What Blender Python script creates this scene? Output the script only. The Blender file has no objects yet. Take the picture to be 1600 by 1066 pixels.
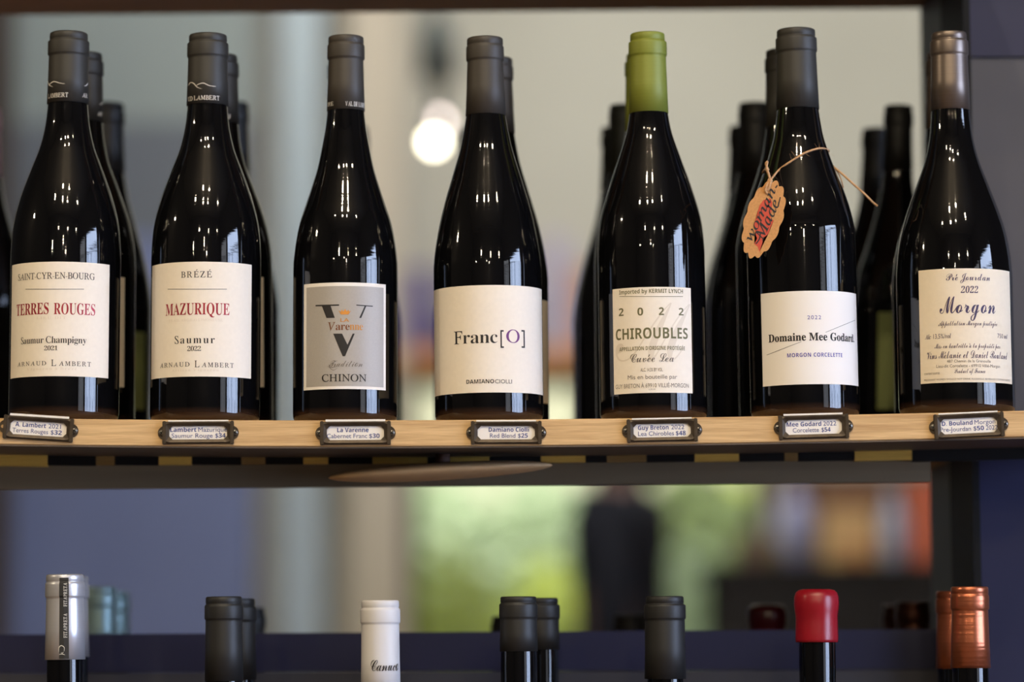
import bpy, bmesh, math, random
import numpy as np
from mathutils import Vector, Matrix
random.seed(7)
SC = bpy.context.scene
COL = SC.collection

# ------------------------------------------------------------------ camera
F = 5000.0; D = 2.5; PITCH = math.atan((1010 - 533) / F); ROLL = 0.0068; CZ = -0.17
fwd = Vector((0, math.cos(PITCH), math.sin(PITCH)))
r0 = Vector((1, 0, 0)); u0 = Vector((0, -math.sin(PITCH), math.cos(PITCH)))
RT = r0 * math.cos(ROLL) - u0 * math.sin(ROLL)
UP = r0 * math.sin(ROLL) + u0 * math.cos(ROLL)
CP = Vector((0, -D, CZ))
cd = bpy.data.cameras.new('camera'); cam = bpy.data.objects.new('camera', cd); COL.objects.link(cam)
M = Matrix.Identity(4)
for i in range(3):
    M[i][0] = RT[i]; M[i][1] = UP[i]; M[i][2] = -fwd[i]; M[i][3] = CP[i]
cam.matrix_world = M
cd.sensor_width = 36; cd.lens = F / 1600 * 36; cd.clip_start = 0.05; cd.clip_end = 200
cd.dof.use_dof = True; cd.dof.focus_distance = 2.472; cd.dof.aperture_fstop = cd.lens / 46.0
SC.camera = cam

def ray(px, py):
    return fwd + RT * ((px - 800) / F) + UP * ((533 - py) / F)
def at(px, py, Y):
    d = ray(px, py); return CP + d * ((Y + D) / d.y)

# ------------------------------------------------------------------ world, sun, area lights, exposure
SC.view_settings.view_transform = 'Standard'; SC.view_settings.look = 'None'
SC.view_settings.gamma = 1.0; SC.view_settings.use_curve_mapping = False
SC.view_settings.exposure = 0.0
w = bpy.data.worlds.new('world'); SC.world = w; w.use_nodes = True
w.node_tree.nodes['Background'].inputs[0].default_value = (0.86, 0.93, 1.0, 1)
w.node_tree.nodes['Background'].inputs[1].default_value = 1.0

def light(name, kind, loc, energy, color=(1, 1, 1), size=0.1, sizey=None, target=None):
    l = bpy.data.lights.new(name, kind); l.energy = energy; l.color = color
    if kind == 'AREA':
        l.size = size
        if sizey: l.shape = 'RECTANGLE'; l.size_y = sizey
    elif kind == 'SUN': l.angle = math.radians(2)
    else: l.shadow_soft_size = size
    o = bpy.data.objects.new(name, l); COL.objects.link(o); o.location = loc
    if target is not None:
        o.rotation_euler = (Vector(target) - Vector(loc)).to_track_quat('-Z', 'Y').to_euler()
    return o
light('sun', 'SUN', (0, 0, 20), 4.2, (1, .95, .85), target=(1.5, 14, 0))
WARM = (1.0, 0.83, 0.57)
# area lights added to brighten the far half of the shop
light('far_fill_light', 'AREA', (0.6, 5.4, 3.4), 165, (1, .96, .90), 2.2, 2.2, (0.6, 6.8, 0))
light('far_fill_light', 'AREA', (-1.5, 3.6, 3.4), 68, (.82, .92, 1.0), 1.2, 1.2, (-1.5, 6, 0))

# ------------------------------------------------------------------ materials
MATS = {}
def srgb(c):
    return tuple((x / 255 / 12.92 if x / 255 <= .04045 else ((x / 255 + .055) / 1.055) ** 2.4) for x in c) + (1,)
def mat(name, rgb, rough=.6, metal=0, noise=None, bump=None, emit=None, spec=.5, coat=0, ior=1.5, wood=False):
    if name in MATS: return MATS[name]
    m = bpy.data.materials.new(name); m.use_nodes = True; nt = m.node_tree
    b = nt.nodes['Principled BSDF']; c = srgb(rgb)
    b.inputs['Base Color'].default_value = c; b.inputs['Roughness'].default_value = rough
    b.inputs['Metallic'].default_value = metal; b.inputs['IOR'].default_value = ior
    b.inputs['Specular IOR Level'].default_value = spec; b.inputs['Coat Weight'].default_value = coat
    if noise or bump:
        tc = nt.nodes.new('ShaderNodeTexCoord'); mp = nt.nodes.new('ShaderNodeMapping')
        nt.links.new(tc.outputs['Object'], mp.inputs[0])
    if noise:                                   # (scale xyz, amount)
        mp.inputs['Scale'].default_value = noise[0]
        n = nt.nodes.new('ShaderNodeTexNoise'); n.inputs['Scale'].default_value = 1; n.inputs['Detail'].default_value = 6
        nt.links.new(mp.outputs[0], n.inputs['Vector'])
        rp = nt.nodes.new('ShaderNodeMapRange'); rp.inputs[1].default_value = .3; rp.inputs[2].default_value = .7
        rp.inputs[3].default_value = 1 - noise[1]; rp.inputs[4].default_value = 1 + noise[1]
        nt.links.new(n.outputs['Fac'], rp.inputs[0])
        mx = nt.nodes.new('ShaderNodeVectorMath'); mx.operation = 'SCALE'; mx.inputs[0].default_value = c[:3]
        nt.links.new(rp.outputs[0], mx.inputs['Scale']); nt.links.new(mx.outputs[0], b.inputs['Base Color'])
    if bump:                                    # (scale xyz, strength, distance)
        mp2 = nt.nodes.new('ShaderNodeMapping'); nt.links.new(tc.outputs['Object'], mp2.inputs[0])
        mp2.inputs['Scale'].default_value = bump[0]
        n2 = nt.nodes.new('ShaderNodeTexNoise'); n2.inputs['Scale'].default_value = 1; n2.inputs['Detail'].default_value = 3
        nt.links.new(mp2.outputs[0], n2.inputs['Vector'])
        bp = nt.nodes.new('ShaderNodeBump'); bp.inputs['Strength'].default_value = bump[1]; bp.inputs['Distance'].default_value = bump[2]
        nt.links.new(n2.outputs['Fac'], bp.inputs['Height']); nt.links.new(bp.outputs[0], b.inputs['Normal'])
    if emit:
        b.inputs['Emission Color'].default_value = emit[0] + (1,); b.inputs['Emission Strength'].default_value = emit[1]
    MATS[name] = m; return m

def oak(name, light_c, dark_c):
    m = bpy.data.materials.new(name); m.use_nodes = True; nt = m.node_tree; b = nt.nodes['Principled BSDF']
    tc = nt.nodes.new('ShaderNodeTexCoord')
    def nz(sc, det):
        mp = nt.nodes.new('ShaderNodeMapping'); mp.inputs['Scale'].default_value = sc
        nt.links.new(tc.outputs['Object'], mp.inputs[0])
        n = nt.nodes.new('ShaderNodeTexNoise'); n.inputs['Scale'].default_value = 1; n.inputs['Detail'].default_value = det
        n.inputs['Distortion'].default_value = .6
        nt.links.new(mp.outputs[0], n.inputs['Vector']); return n
    n1 = nz((9, 60, 260), 5); n2 = nz((45, 400, 1500), 3); n3 = nz((1.6, 4, 30), 2)
    a = nt.nodes.new('ShaderNodeMath'); a.operation = 'MULTIPLY_ADD'; a.inputs[1].default_value = .55
    nt.links.new(n1.outputs['Fac'], a.inputs[0])
    a2 = nt.nodes.new('ShaderNodeMath'); a2.operation = 'MULTIPLY_ADD'; a2.inputs[1].default_value = .35
    nt.links.new(n2.outputs['Fac'], a2.inputs[0]); 
    a3 = nt.nodes.new('ShaderNodeMath'); a3.operation = 'MULTIPLY'; a3.inputs[1].default_value = .3
    nt.links.new(n3.outputs['Fac'], a3.inputs[0]); nt.links.new(a3.outputs[0], a2.inputs[2]); nt.links.new(a2.outputs[0], a.inputs[2])
    cr = nt.nodes.new('ShaderNodeValToRGB'); cr.color_ramp.elements[0].position = .42; cr.color_ramp.elements[1].position = .72
    cr.color_ramp.elements[0].color = srgb(dark_c); cr.color_ramp.elements[1].color = srgb(light_c)
    nt.links.new(a.outputs[0], cr.inputs[0]); nt.links.new(cr.outputs[0], b.inputs['Base Color'])
    b.inputs['Roughness'].default_value = .5
    bp = nt.nodes.new('ShaderNodeBump'); bp.inputs['Strength'].default_value = .25; bp.inputs['Distance'].default_value = .0004
    nt.links.new(a.outputs[0], bp.inputs['Height']); nt.links.new(bp.outputs[0], b.inputs['Normal'])
    MATS[name] = m; return m

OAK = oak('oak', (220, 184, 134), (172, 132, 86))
OAKGOLD = oak('oak_gold', (214, 176, 84), (180, 144, 60))
GLASS = mat('wine_glass', (9, 9, 11), .04, spec=.6, bump=((26, 26, 420), .5, .00007))
# brown thick glass in the foot of each bottle
def foot_glass():
    nt = GLASS.node_tree; b = nt.nodes['Principled BSDF']
    tc = nt.nodes.new('ShaderNodeTexCoord'); s = nt.nodes.new('ShaderNodeSeparateXYZ'); nt.links.new(tc.outputs['Object'], s.inputs[0])
    cr = nt.nodes.new('ShaderNodeValToRGB'); e = cr.color_ramp.elements
    mr = nt.nodes.new('ShaderNodeMapRange'); mr.inputs[1].default_value = 0; mr.inputs[2].default_value = .02
    nt.links.new(s.outputs['Z'], mr.inputs[0]); nt.links.new(mr.outputs[0], cr.inputs[0])
    e[0].position = 0; e[0].color = srgb((70, 48, 30)); e[1].position = .55; e[1].color = srgb((9, 9, 11))
    e2 = cr.color_ramp.elements.new(.35); e2.color = srgb((44, 30, 22))
    nt.links.new(cr.outputs[0], b.inputs['Base Color'])
foot_glass()
CAPG = mat('cap_charcoal', (52, 50, 47), .52, .12, noise=((3, 3, 900), .06))
CAPB = mat('cap_brown_grey', (64, 59, 54), .52, .12, noise=((3, 3, 900), .06))
CAPGREEN = mat('cap_green', (126, 134, 50), .5, .1, noise=((3, 3, 700), .05))
CAPBRONZE = mat('cap_bronze', (118, 106, 98), .36, .7, noise=((3, 3, 900), .08))
CAPBLK = mat('cap_black', (34, 34, 35), .5, .1, noise=((3, 3, 900), .06))
CAPGREENSH = mat('cap_green_shaded', (40, 42, 34), .5, .1)  # green capsule seen from its unlit side, shade put into the colour
CAPSIL = mat('cap_silver', (206, 206, 214), .32, .55, noise=((3, 3, 500), .03))
CAPWHT = mat('cap_white', (214, 212, 214), .45)
CAPSILLIT = mat('cap_silver_teal_light', (150, 178, 180), .4, .5)  # silver capsule with the pale teal light on it painted in
CAPCOP = mat('cap_copper', (188, 110, 80), .3, .8, bump=((14, 14, 300), .45, .0010))
WAX = mat('red_wax', (142, 18, 34), .32, noise=((60, 60, 60), .12), bump=((80, 80, 50), .3, .001))
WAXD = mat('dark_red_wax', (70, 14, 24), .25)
PAPER = mat('paper_cream', (238, 228, 214), .7, noise=((300, 300, 300), .02))
PAPER2 = mat('paper_ivory', (232, 218, 196), .7, noise=((300, 300, 300), .02))
PAPERW = mat('paper_white', (238, 232, 226), .65)
GREYP = mat('paper_grey', (172, 166, 160), .55, .15, noise=((700, 700, 700), .03))
OLIVEP = mat('back_label_unlit_olive', (104, 112, 66), .8)  # dimness of the unlit back label put into its olive colour
INK = mat('ink_black', (30, 26, 26), .6)
INKG = mat('ink_grey', (112, 104, 98), .6)
FAINT = mat('ink_blind_emboss', (222, 210, 194), .6)
RED = mat('ink_red_foil', (158, 34, 50), .4, .3)
GOLD = mat('ink_gold_foil', (206, 140, 66), .35, .5)
COPINK = mat('ink_brown_foil', (120, 68, 36), .4, .4)
OLIVE = mat('ink_olive', (104, 100, 66), .6)
NAVY = mat('ink_navy', (36, 58, 128), .6)
VIOLET = mat('ink_violet', (72, 66, 158), .6)
PURPLE = mat('ink_purple', (108, 50, 116), .6)
PURINK = mat('ink_purple_black', (66, 54, 88), .6)
WHITEINK = mat('ink_white', (226, 222, 214), .5)
BRONZE = mat('aged_bronze', (70, 60, 50), .42, .6, noise=((160, 160, 160), .25))
STEEL = mat('screw_steel', (120, 116, 110), .35, .9)
BLACK = mat('black_paint', (12, 12, 14), .6, spec=.25)
NAVYP = mat('navy_paint', (12, 18, 60), .55, noise=((6, 6, 6), .1))
GREYPANEL = mat('grey_panel', (68, 68, 78), .38, noise=((8, 4, 8), .12))
BROWNUND = mat('brown_painted_steel', (92, 80, 70), .5)
BEAM = mat('dark_olive_wood', (112, 100, 78), .6, noise=((4, 30, 60), .15))

# ------------------------------------------------------------------ mesh helpers
def link(name, me, m=None, parent=None, smooth=False):
    o = bpy.data.objects.new(name, me); COL.objects.link(o)
    if m is not None: me.materials.append(m)
    if smooth:
        for p in me.polygons: p.use_smooth = True
    if parent is not None: o.parent = parent
    return o
def from_bm(name, bm, m, parent=None, smooth=False):
    bmesh.ops.recalc_face_normals(bm, faces=bm.faces)
    me = bpy.data.meshes.new(name); bm.to_mesh(me); bm.free()
    return link(name, me, m, parent, smooth)
def bx(bm, x0, x1, y0, y1, z0, z1):
    v = [bm.verts.new(p) for p in ((x0,y0,z0),(x1,y0,z0),(x1,y1,z0),(x0,y1,z0),(x0,y0,z1),(x1,y0,z1),(x1,y1,z1),(x0,y1,z1))]
    for f in ((0,1,2,3),(4,5,6,7),(0,1,5,4),(1,2,6,5),(2,3,7,6),(3,0,4,7)): bm.faces.new([v[i] for i in f])
def box(name, x0, x1, y0, y1, z0, z1, m, parent=None, bev=0):
    bm = bmesh.new(); bx(bm, min(x0,x1), max(x0,x1), y0, y1, min(z0,z1), max(z0,z1))
    if bev: bmesh.ops.bevel(bm, geom=bm.edges[:], offset=bev, segments=2, affect='EDGES')
    return from_bm(name, bm, m, parent)
def lathe(name, prof, m, parent=None, seg=72, wob=None):
    vs = []; fs = []
    n = len(prof)
    for i, (z, r) in enumerate(prof):
        for k in range(seg):
            a = 2 * math.pi * k / seg
            rr = r if wob is None else r * (1 + wob(a, z))
            vs.append((rr * math.sin(a), -rr * math.cos(a), z))
    for i in range(n - 1):
        for k in range(seg):
            k2 = (k + 1) % seg
            fs.append((i*seg+k, i*seg+k2, (i+1)*seg+k2, (i+1)*seg+k))
    fs.append(tuple(range(seg))); fs.append(tuple((n-1)*seg + k for k in range(seg))[::-1])
    me = bpy.data.meshes.new(name); me.from_pydata(vs, [], fs)
    bm = bmesh.new(); bm.from_mesh(me); bmesh.ops.recalc_face_normals(bm, faces=bm.faces)
    for f in bm.faces: f.smooth = len(f.verts) == 4
    bm.to_mesh(me); bm.free()
    return link(name, me, m, parent)
def tube(name, pts, r, m, parent=None, seg=8, closed_ends=True):
    bm = bmesh.new(); rings = []
    pts = [Vector(p) for p in pts]
    for i, p in enumerate(pts):
        t = (pts[min(i+1, len(pts)-1)] - pts[max(i-1, 0)]).normalized()
        a = t.orthogonal().normalized() if i == 0 else (a - t * a.dot(t)).normalized()
        b = t.cross(a); rr = r(i / (len(pts)-1)) if callable(r) else r
        rings.append([bm.verts.new(p + (a * math.cos(2*math.pi*k/seg) + b * math.sin(2*math.pi*k/seg)) * rr) for k in range(seg)])
    for i in range(len(rings)-1):
        for k in range(seg): bm.faces.new((rings[i][k], rings[i][(k+1)%seg], rings[i+1][(k+1)%seg], rings[i+1][k]))
    bm.faces.new(rings[0]); bm.faces.new(rings[-1])
    return from_bm(name, bm, m, parent, True)
def catmull(P, n=8):
    P = [np.array(p, float) for p in P]; out = []
    Q = [2*P[0]-P[1]] + P + [2*P[-1]-P[-2]]
    for i in range(1, len(Q)-2):
        for k in range(n):
            t = k / n
            out.append(.5*((2*Q[i]) + (-Q[i-1]+Q[i+1])*t + (2*Q[i-1]-5*Q[i]+4*Q[i+1]-Q[i+2])*t*t + (-Q[i-1]+3*Q[i]-3*Q[i+1]+Q[i+2])*t**3))
    out.append(P[-1]); return out
def tag(o, label, cat, group=None):
    o['label'] = label; o['category'] = cat
    if group: o['group'] = group
    return o
def struct(o): o['kind'] = 'structure'; return o
def empty(name, loc=(0,0,0)):
    o = bpy.data.objects.new(name, None); o.empty_display_size = .02; COL.objects.link(o); o.location = loc; return o
def copy_tree(o, parent=None):
    c = o.copy(); COL.objects.link(c)
    if parent is not None: c.parent = parent
    for ch in list(o.children): copy_tree(ch, c)
    return c

# ------------------------------------------------------------------ lettering (built-in font; serif and script come from its mathematical alphabets)
EXC = {'B': 'ℬ', 'E': 'ℰ', 'F': 'ℱ', 'H': 'ℋ', 'I': 'ℐ', 'L': 'ℒ', 'M': 'ℳ', 'R': 'ℛ', 'e': 'ℯ', 'g': 'ℊ', 'o': 'ℴ'}
BASES = {'serif': (0x1D400, 0x1D41A, 0x1D7CE), 'italic': (0x1D434, 0x1D44E, None), 'scriptb': (0x1D4D0, 0x1D4EA, None),
         'script': (0x1D49C, 0x1D4B6, None), 'sansb': (0x1D5D4, 0x1D5EE, 0x1D7EC), 'sans': (None, None, None), 'bi': (0x1D468, 0x1D482, None)}
ACC = {'é': 'e', 'É': 'E', 'à': 'a', 'À': 'A'}
def conv(s, st):
    U, L, N = BASES[st]; o = ''
    for c in s:
        c = ACC.get(c, c) if st != 'sans' else c
        if st == 'script' and c in EXC: o += EXC[c]
        elif st == 'italic' and c == 'h': o += 'ℎ'
        elif U and 'A' <= c <= 'Z': o += chr(U + ord(c) - 65)
        elif L and 'a' <= c <= 'z': o += chr(L + ord(c) - 97)
        elif N and '0' <= c <= '9': o += chr(N + ord(c) - 48)
        else: o += c
    return o
_tc = {}
def raw_text(s, st, off, spacing):
    key = (s, st, off, spacing)
    if key in _tc: return _tc[key]
    c = bpy.data.curves.new('t', 'FONT'); c.body = s; c.resolution_u = 3; c.offset = off; c.space_character = spacing
    o = bpy.data.objects.new('t', c); me = o.to_mesh()
    V = np.array([v.co[:2] for v in me.vertices]) if len(me.vertices) else np.zeros((0, 2))
    Fc = [tuple(p.vertices) for p in me.polygons]
    o.to_mesh_clear(); bpy.data.objects.remove(o); bpy.data.curves.remove(c)
    _tc[key] = (V, Fc); return V, Fc
def text_geo(s, st='sans', off=0.0, spacing=1.0, shear=0.0):
    """unit text: x 0..1, y in cap heights above the baseline"""
    V, Fc = raw_text(conv(s, st), st, off, spacing); V = V.copy(); Fc = list(Fc)
    H, _ = raw_text(conv('P' if 'script' in st else 'E', st if st != 'script' else 'sans'), 'x', off, 1.0)
    ch = H[:, 1].max()
    if st != 'sans':
        for i, c in enumerate(s):
            if c in ACC:
                P, _ = raw_text(conv(s[:i+1], st), st, off, spacing)
                G, _ = raw_text(conv(c, st), st, off, 1.0)
                wd = G[:, 0].max() - G[:, 0].min(); cx = P[:, 0].max() - wd / 2; ty = G[:, 1].max() + .06
                q = np.array([(cx-.05, ty), (cx+.03, ty), (cx+.17, ty+.17), (cx+.07, ty+.2)])
                if c in 'àÀ': q[:, 0] = 2*cx - q[:, 0]; q = q[::-1]
                n0 = len(V); V = np.vstack([V, q]); Fc.append((n0, n0+1, n0+2, n0+3))
    V[:, 0] += shear * V[:, 1]
    x0, x1 = V[:, 0].min(), V[:, 0].max()
    V[:, 0] = (V[:, 0] - x0) / (x1 - x0); V[:, 1] /= ch
    return V, Fc

def roman_geo(s, wt=.004, spacing=1.0, slant=.27):
    """upright roman: capitals from the sloped alphabet set upright, lower case and figures from the bold one made lighter"""
    x = 0; Vs = []; Fs = []; n0 = 0; low = -.006 + wt - .004
    EH = raw_text(conv('E', 'italic'), 'x', wt, 1.0)[0][:, 1].max()
    for c in s:
        if c == ' ': x += .24*spacing; continue
        b = ACC.get(c, c)
        if 'A' <= b <= 'Z': V, Fc = raw_text(conv(b, 'italic'), 'g', wt, 1.0); V = V.copy(); V[:, 0] -= slant*V[:, 1]
        elif b == '-': V = np.array([(0, .2), (.22, .2), (.22, .245), (0, .245)]); Fc = [(0, 1, 2, 3)]
        else: V, Fc = raw_text(conv(b, 'serif'), 'g', low, 1.0); V = V.copy()
        V[:, 0] += x - V[:, 0].min(); w_ = V[:, 0].max() - x
        if c in ACC:
            cx = x + w_*.5; ty = V[:, 1].max() + .05
            q = np.array([(cx-.04, ty), (cx+.02, ty), (cx+.15, ty+.16), (cx+.06, ty+.18)])
            if c in 'àÀ': q[:, 0] = 2*cx - q[:, 0]; q = q[::-1]
            Fc = list(Fc) + [tuple(range(len(V), len(V)+4))]; V = np.vstack([V, q])
        Vs.append(V); Fs += [tuple(i+n0 for i in f) for f in Fc]; n0 += len(V)
        x += w_ + .035 + (spacing-1)*.55
    V = np.vstack(Vs); x0, x1 = V[:, 0].min(), V[:, 0].max()
    V[:, 0] = (V[:, 0]-x0)/(x1-x0); V[:, 1] /= EH
    return V, Fs

class Surf:
    """a bottle's local frame; maps photo points to (theta, z) on a cylinder round its axis"""
    def __init__(s, Mw): s.Mi = Mw.inverted(); s.o = s.Mi @ CP; s.R3 = s.Mi.to_3x3()
    def tz(s, px, py, R):
        d = s.R3 @ ray(px, py); o = s.o
        a = d.x*d.x + d.y*d.y; b = o.x*d.x + o.y*d.y; c = o.x*o.x + o.y*o.y - R*R
        disc = b*b - a*c
        if disc < 0: disc = 0
        t = (-b - math.sqrt(disc)) / a; p = o + d * t
        return math.atan2(p.x, -p.y), p.z
def wrap(name, V, Fc, R, m, parent, Rf=None):
    """V: (theta, z) rows, cut into narrow columns so that wide strokes follow the curve"""
    bm = bmesh.new(); bv = [bm.verts.new((p[0], p[1], 0)) for p in V]
    for f in Fc:
        try: bm.faces.new([bv[i] for i in f])
        except ValueError: pass
    t = V[:, 0].min() + .06
    while t < V[:, 0].max() - .01:
        bmesh.ops.bisect_plane(bm, geom=bm.verts[:] + bm.edges[:] + bm.faces[:], plane_co=(t, 0, 0), plane_no=(1, 0, 0)); t += .06
    bm.verts.index_update(); V = [(v.co.x, v.co.y) for v in bm.verts]; Fc = [tuple(v.index for v in f.verts) for f in bm.faces]; bm.free()
    vs = []
    for th, z in V:
        r = R if Rf is None else Rf(z); vs.append((r*math.sin(th), -r*math.cos(th), z))
    me = bpy.data.meshes.new(name); me.from_pydata(vs, [], Fc); me.update()
    return link(name, me, m, parent)
def line_of(S, R, s, x0, x1, yb, yt, st='sans', off=0.0, spacing=1.0, shear=0.0, slope=0.0):
    V, Fc = roman_geo(s, off, spacing) if st == 'roman' else text_geo(s, st, off, spacing, shear)
    t0, _ = S.tz(x0, yb, R); t1, _ = S.tz(x1, yb, R)
    xm = (x0 + x1) / 2; _, zb = S.tz(xm, yb, R); _, zt = S.tz(xm, yt, R)
    th = t0 + V[:, 0] * (t1 - t0); z = zb + V[:, 1] * (zt - zb) - slope * (V[:, 0] - .5)
    return np.stack([th, z], 1), Fc
def lettering(S, R, lines, m, parent, Rf=None, d=.0001):
    Vs = []; Fs = []; n = 0
    for L in lines:
        V, Fc = L; Vs.append(V); Fs += [tuple(i + n for i in f) for f in Fc]; n += len(V)
    return wrap('lettering', np.vstack(Vs), Fs, R + d, m, parent, Rf)
def poly(S, R, pts, nx=1):
    V = np.array([S.tz(x, y, R) for x, y in pts]); return V, [tuple(range(len(pts)))]
def rule(S, R, x0, y0, x1, y1, wpx=1.0, n=16):
    V = []; Fc = []
    for k in range(n + 1):
        u = k / n; x = x0 + (x1-x0)*u; y = y0 + (y1-y0)*u
        V.append(S.tz(x, y - wpx/2, R)); V.append(S.tz(x, y + wpx/2, R))
        if k: Fc.append((2*k-2, 2*k-1, 2*k+1, 2*k))
    return np.array(V), Fc
def stroke(S, R, pts, w):
    P = catmull(pts, 6); V = []; Fc = []
    for k, p in enumerate(P):
        q = P[min(k+1, len(P)-1)] - P[max(k-1, 0)]; q = q / (np.linalg.norm(q) + 1e-9); nn = np.array([-q[1], q[0]])
        ww = w * (.35 + .65 * math.sin(math.pi * k / (len(P)-1)))
        a = p + nn*ww/2; b = p - nn*ww/2
        V.append(S.tz(a[0], a[1], R)); V.append(S.tz(b[0], b[1], R))
        if k: Fc.append((2*k-2, 2*k-1, 2*k+1, 2*k))
    return np.array(V), Fc
def label_sheet(S, R, x0, x1, yt, yb, m, parent, name='front_label', d=.00015, n=80, ths=None, thick=True):
    xm = (x0+x1)/2
    t0, t1 = ths if ths else (S.tz(x0, (yt+yb)/2, R)[0], S.tz(x1, (yt+yb)/2, R)[0])
    zt = S.tz(xm, yt, R)[1]; zb = S.tz(xm, yb, R)[1]
    vs = []; fs = []
    for rr in (R + d, R - .0003):
        for k in range(n+1):
            th = t0 + (t1-t0)*k/n
            for z in (zb, zt): vs.append((rr*math.sin(th), -rr*math.cos(th), z))
    N = 2*(n+1)
    for k in range(n):
        a = 2*k; fs.append((a, a+2, a+3, a+1)); fs.append((N+a, N+a+1, N+a+3, N+a+2))
        fs.append((a, N+a, N+a+2, a+2)); fs.append((a+1, a+3, N+a+3, N+a+1))
    fs.append((0, 1, N+1, N)); fs.append((2*n, N+2*n, N+2*n+1, 2*n+1))
    me = bpy.data.meshes.new(name); me.from_pydata(vs, [], fs); me.update()
    return link(name, me, m, parent)

# ------------------------------------------------------------------ the shop room
FLOOR = -1.28; CEIL = 3.5
WALLC = mat('cream_wall', (200, 199, 186), .8, noise=((1.2, 1.2, 1.2), .07))
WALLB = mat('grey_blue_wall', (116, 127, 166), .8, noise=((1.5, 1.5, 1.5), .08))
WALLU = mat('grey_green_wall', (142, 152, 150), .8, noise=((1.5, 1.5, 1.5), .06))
DARKW = mat('dark_shop_wall', (44, 41, 40), .8, noise=((2, 2, 2), .2))
MIDW = mat('pale_grey_wall', (120, 120, 122), .8)
FLOORM = mat('floor_wood', (110, 86, 64), .5, noise=((2, 14, 2), .2))
CEILM = mat('ceiling_paint', (84, 80, 76), .85)
FRAMEM = mat('window_frame_brown', (58, 44, 34), .5)
struct(box('floor', -4, 4, -6, 9, FLOOR-.1, FLOOR, FLOORM))
struct(box('ceiling', -4, 4, -6, 8.3, CEIL, CEIL+.1, CEILM))
struct(box('wall_left', -4.1, -4, -6, 9, FLOOR, CEIL, DARKW))
struct(box('wall_front', -4, 4, -6.1, -6, FLOOR, CEIL, DARKW))
# right wall with a shop window and an added glowing pane for dim reflections
WY0, WY1, WZ0, WZ1 = -3.5, -1.0, -.9, 1.55
VY0, VY1 = -5.7, -3.8
bm = bmesh.new()
bx(bm, 4, 4.1, -6, VY0, FLOOR, CEIL); bx(bm, 4, 4.1, VY1, WY0, FLOOR, CEIL); bx(bm, 4, 4.1, WY1, 9, FLOOR, CEIL)
for q0_, q1_ in ((WY0, WY1), (VY0, VY1)): bx(bm, 4, 4.1, q0_, q1_, FLOOR, WZ0); bx(bm, 4, 4.1, q0_, q1_, WZ1, CEIL)
struct(from_bm('wall_right', bm, DARKW))
for nm, q0_, q1_, st_, cl_ in (('window_2', WY0, WY1, 15.0, (.56, .70, 1.0)), ('added_reflection_pane', VY0, VY1, 1.8, (.80, .86, 1.0))):
    bm = bmesh.new()
    for y in (q0_, q1_-.05): bx(bm, 3.97, 4.05, y, y+.05, WZ0, WZ1)
    for z in (WZ0, WZ1-.05, .95): bx(bm, 3.97, 4.05, q0_, q1_, z, z+.05)
    w2 = struct(from_bm(nm, bm, FRAMEM))
    box('pane', 4.06, 4.07, q0_, q1_, WZ0, WZ1, mat('lit_pane_' + nm, (200, 210, 230), .4, emit=(cl_, st_)), w2)
    y = q0_ + .1
    while y < q1_ - .12:
        wd_ = random.uniform(.012, .07); box('streak_slat', 3.99, 3.995, y, y+wd_, WZ0+.05, .95 - (random.random() < .3)*random.uniform(0, .8), mat('streak_slat', (110, 114, 130), .7), w2); y += wd_ + random.uniform(.04, .2)  # slats added to break the pane's reflection into streaks
# far wall with its window
wx0 = at(632, 800, 8).x; wx1 = at(1198, 800, 8).x; wzt = at(900, 585, 8).z; wzb = -.95
bm = bmesh.new()
bx(bm, -4, wx0, 8, 8.15, FLOOR, CEIL); bx(bm, wx1, 4, 8, 8.15, FLOOR, CEIL); bx(bm, wx0, wx1, 8, 8.15, wzt, CEIL); bx(bm, wx0, wx1, 8, 8.15, FLOOR, wzb)
struct(from_bm('wall_back', bm, WALLC))
bm = bmesh.new()
for x in (wx0, wx1-.045): bx(bm, x, x+.045, 7.97, 8.1, wzb, wzt)
for z in (wzb, wzt-.04): bx(bm, wx0, wx1, 7.97, 8.1, z, z+.04)
w1 = struct(from_bm('window_1', bm, FRAMEM))
gm = bpy.data.materials.new('clear_pane'); gm.use_nodes = True; nt = gm.node_tree; nt.nodes.clear()
oo = nt.nodes.new('ShaderNodeOutputMaterial'); mx = nt.nodes.new('ShaderNodeMixShader'); tr = nt.nodes.new('ShaderNodeBsdfTransparent'); gl = nt.nodes.new('ShaderNodeBsdfGlossy')
gl.inputs['Roughness'].default_value = .35; mx.inputs[0].default_value = .03
nt.links.new(tr.outputs[0], mx.inputs[1]); nt.links.new(gl.outputs[0], mx.inputs[2]); nt.links.new(mx.outputs[0], oo.inputs[0])
box('pane', wx0, wx1, 8.03, 8.04, wzb, wzt, gm, w1)

# partition wall on the left, uneven light painted in as three colour bands
def pxbox(name, x0, x1, y0, y1, Y, th, m, parent=None, bev=0):
    a = at(x0, y0, Y); b = at(x1, y1, Y)
    return box(name, a.x, b.x, Y, Y+th, a.z, b.z, m, parent, bev)
a = at(-300, 200, 6); b = at(395, 200, 6)
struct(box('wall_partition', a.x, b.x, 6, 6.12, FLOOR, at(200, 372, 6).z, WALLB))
struct(box('wall_shade_band', a.x, b.x, 6, 6.12, at(200, 372, 6).z, at(200, 190, 6).z, mat('shaded_grey_wall', (104, 110, 118), .8, noise=((1.5, 1.5, 1.5), .08))))
struct(box('wall_lit_band', a.x, b.x, 6, 6.12, at(200, 190, 6).z, CEIL, WALLU))
a = at(-300, 200, 4.5); b = at(14, 200, 4.5)
struct(box('trim_3', a.x, b.x, 4.5, 4.6, FLOOR, CEIL, mat('dark_brown_boards', (54, 42, 36), .7)))
p0 = at(440, 400, 6.1); p1 = at(503, 400, 6.1)
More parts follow.
